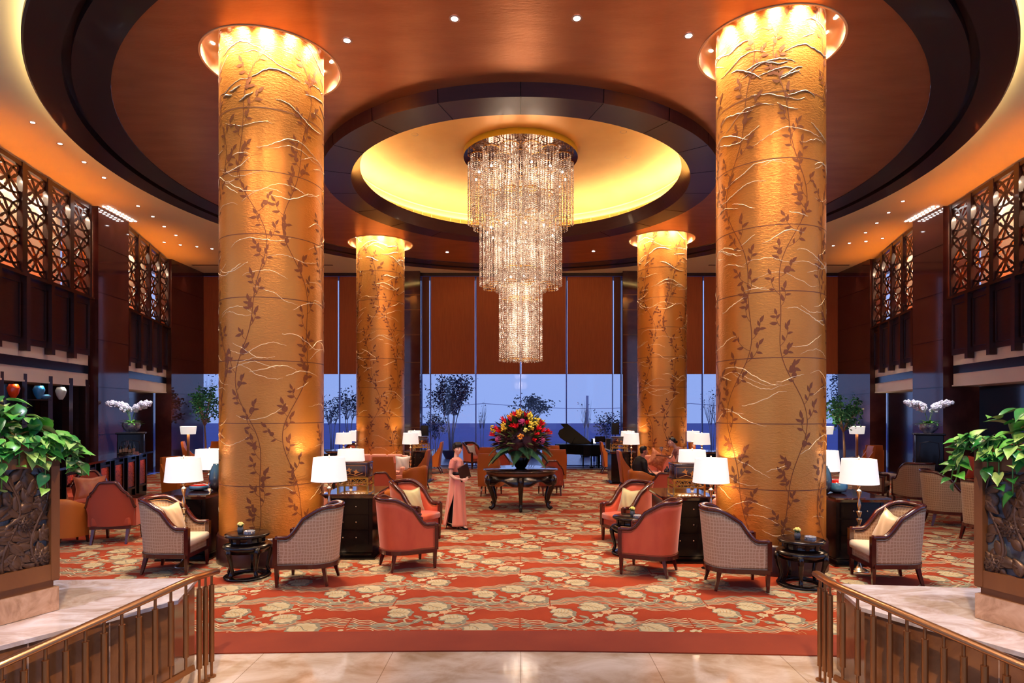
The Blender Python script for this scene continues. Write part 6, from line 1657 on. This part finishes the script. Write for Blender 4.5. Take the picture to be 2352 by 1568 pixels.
# ---- waitress bending with a tray (faces -x)
Q0=(4.28,16.75,0); wt=thing('person','waitress in a dusky pink dress leaning forward with dark hair in a bun','person',Q0,rad(186))
m=MB(); T=head(m,(.20,0,1.415),1,rad(8),1.0); m.tube([(.06,0,1.22),(.11,0,1.30),(.16,0,1.37)],[.06,.046,.045],12)
for s_ in (-1,1):
    sh=V((.03,s_*.16,1.20))
m.tube([(.03,-.16,1.20),(.10,-.21,1.04),(.20,-.16,.96),(.33,-.05,1.02)],[.044,.036,.030,.021],10); hand(m,(.32,-.05,1.02),(.95,.2,.12),(0,0,1),.95,.25,1)
m.tube([(.03,.16,1.20),(.10,.19,1.0),(.16,.17,.85),(.26,.12,.72)],[.044,.036,.030,.021],10); hand(m,(.26,.12,.72),(.6,-.1,-.75),(.6,0,.6),.95,.7,-1)
for s_ in (-1,1): m.tube([(-.10,s_*.09,.75),(-.06,s_*.09,.42),(-.09,s_*.08,.10)],[.085,.055,.032],10); m.ell((-.03,s_*.08,.035),(.10,.034,.032))
body(m,'body',M_skin,wt,.010,2); face(T,wt)
m=MB(); m.ell((-.030,0,.040),(.096,.084,.088),seg=16,rings=10,T=T); m.ell((-.135,0,.005),(.046,.046,.046),seg=12,rings=8,T=T); m.tube([(.05,-.05,.10),(.072,0,.085),(.05,.05,.10)],.018,6,T=T)
body(m,'hair',M_hair,wt,.009,1)
M_dusk=mat('dusky_pink_cloth',(150,84,78),.5,sheen=.3)
m=MB(); m.tube([(-.14,0,.80),(-.08,0,.92),(-.02,0,1.06),(.04,0,1.20),(.075,0,1.26)],[.135,.105,.112,.110,.055],16,sq=1.30,up=(1,0,0))
for s_ in (-1,1): m.tube([(.035,s_*.13,1.20),(.055,s_*.185,1.13),(.08,s_*.20,1.07)],[.062,.056,.052],12)
body(m,'dress',M_dusk,wt,.012,3)
m=MB(); m.tube([(-.12,0,.90),(-.10,0,.70),(-.07,0,.10)],[.125,.15,.16],20,sq=1.25,up=(1,0,0)); body(m,'skirt',M_suit,wt,.014,3)
Rw=Matrix.Rotation(rad(186),4,'Z'); p=Rw@V((.42,-.02,1.045)); tl=(Q0[0]+p.x,Q0[1]+p.y,1.045)
m=MB(); m.lathe([(0,0),(.20,0),(.215,.018),(.208,.018),(.195,.006),(0,.006)],32); o=m.build('serving_tray',mat('bronze_tray',(120,60,40),.25,metal=.6)); o.location=tl; tag(o,'round bronze tray balanced on the waitress\'s hand','tray')
t=thing('wine_glass','empty wine glass standing on the waitress\'s tray','glass',(tl[0]-.06,tl[1]-.02,tl[2]+.007))
m=MB(); m.lathe([(.035,0),(.033,.004),(.005,.008),(.004,.10),(.012,.115),(.042,.15),(.048,.19),(.038,.235),(.036,.235),(.046,.19),(.040,.152),(.01,.118)],24,cap=False); m.build('bowl_and_stem',M_crystal,t)
p=Rw@V((.36,.10,.60)); lathe_thing('decanter','dark rounded decanter held low by the waitress','decanter',[(.05,0),(.085,.05),(.08,.11),(.025,.17),(.02,.21)],mat('decanter_glass',(40,20,30),.06,spec=.8),(Q0[0]+p.x,Q0[1]+p.y,.56),20)

# ================================================================ OTHER LIGHTS, SOME ADDED FOR BRIGHTNESS
# added spots without fittings, out of view, to brighten the column fronts
for (x,y,tx,ty,e) in ((-3.0,5.2,-3.75,9.0,230),(-1.2,5.4,-3.6,9.2,150),(3.0,5.0,3.6,8.6,230),(1.2,5.2,3.5,8.8,150),(-5.2,5.4,-3.9,9.1,150),(5.2,5.2,3.8,8.7,150),
   (-3.2,14.6,-4.4,19.2,230),(3.2,14.6,4.3,18.8,230)):
    lamp('SPOT',(x,y,7.5),e,(255,214,168),.06,(tx,ty,3.4 if y<10 else 3.0),'added_column_wash',spot=1.15,blend=1)
# spots over the marble ledges and planters
for s in (-1,1):
    lamp('SPOT',(s*3.6,3.2,7.4),620,(226,226,255),.03,(s*3.7,4.6,.7),'ledge_spot',spot=.50,blend=.8)
    lamp('SPOT',(s*2.6,2.6,7.4),420,(255,240,226),.04,(s*3.3,4.0,2.0),'planter_spot',spot=.45,blend=.8)
    lamp('SPOT',(s*1.2,1.0,6.5),900,(255,214,160),.05,(s*2.9,4.4,.4),'added_rail_spot',spot=.6,blend=1)  # added lamp, unseen, to brighten the brass rail and ledge base
lamp('SPOT',(0,3.0,7.4),200,(255,232,214),.05,(0,5.6,0),'threshold_spot',spot=1.3,blend=1)

for s in (-1,1): lamp('SPOT',(s*2.2,10.4,7.35),420,(255,246,238),.04,(0,14.4,1.7),'added_bouquet_spot',spot=.30,blend=.7)  # spots added to brighten the bouquet, no fittings
for s in (-1,1): lamp('SPOT',(s*1.8,8.6,7.4),110,(255,240,235),.05,(s*1.3,11.6,1.2),'aisle_spot',spot=.5,blend=1)
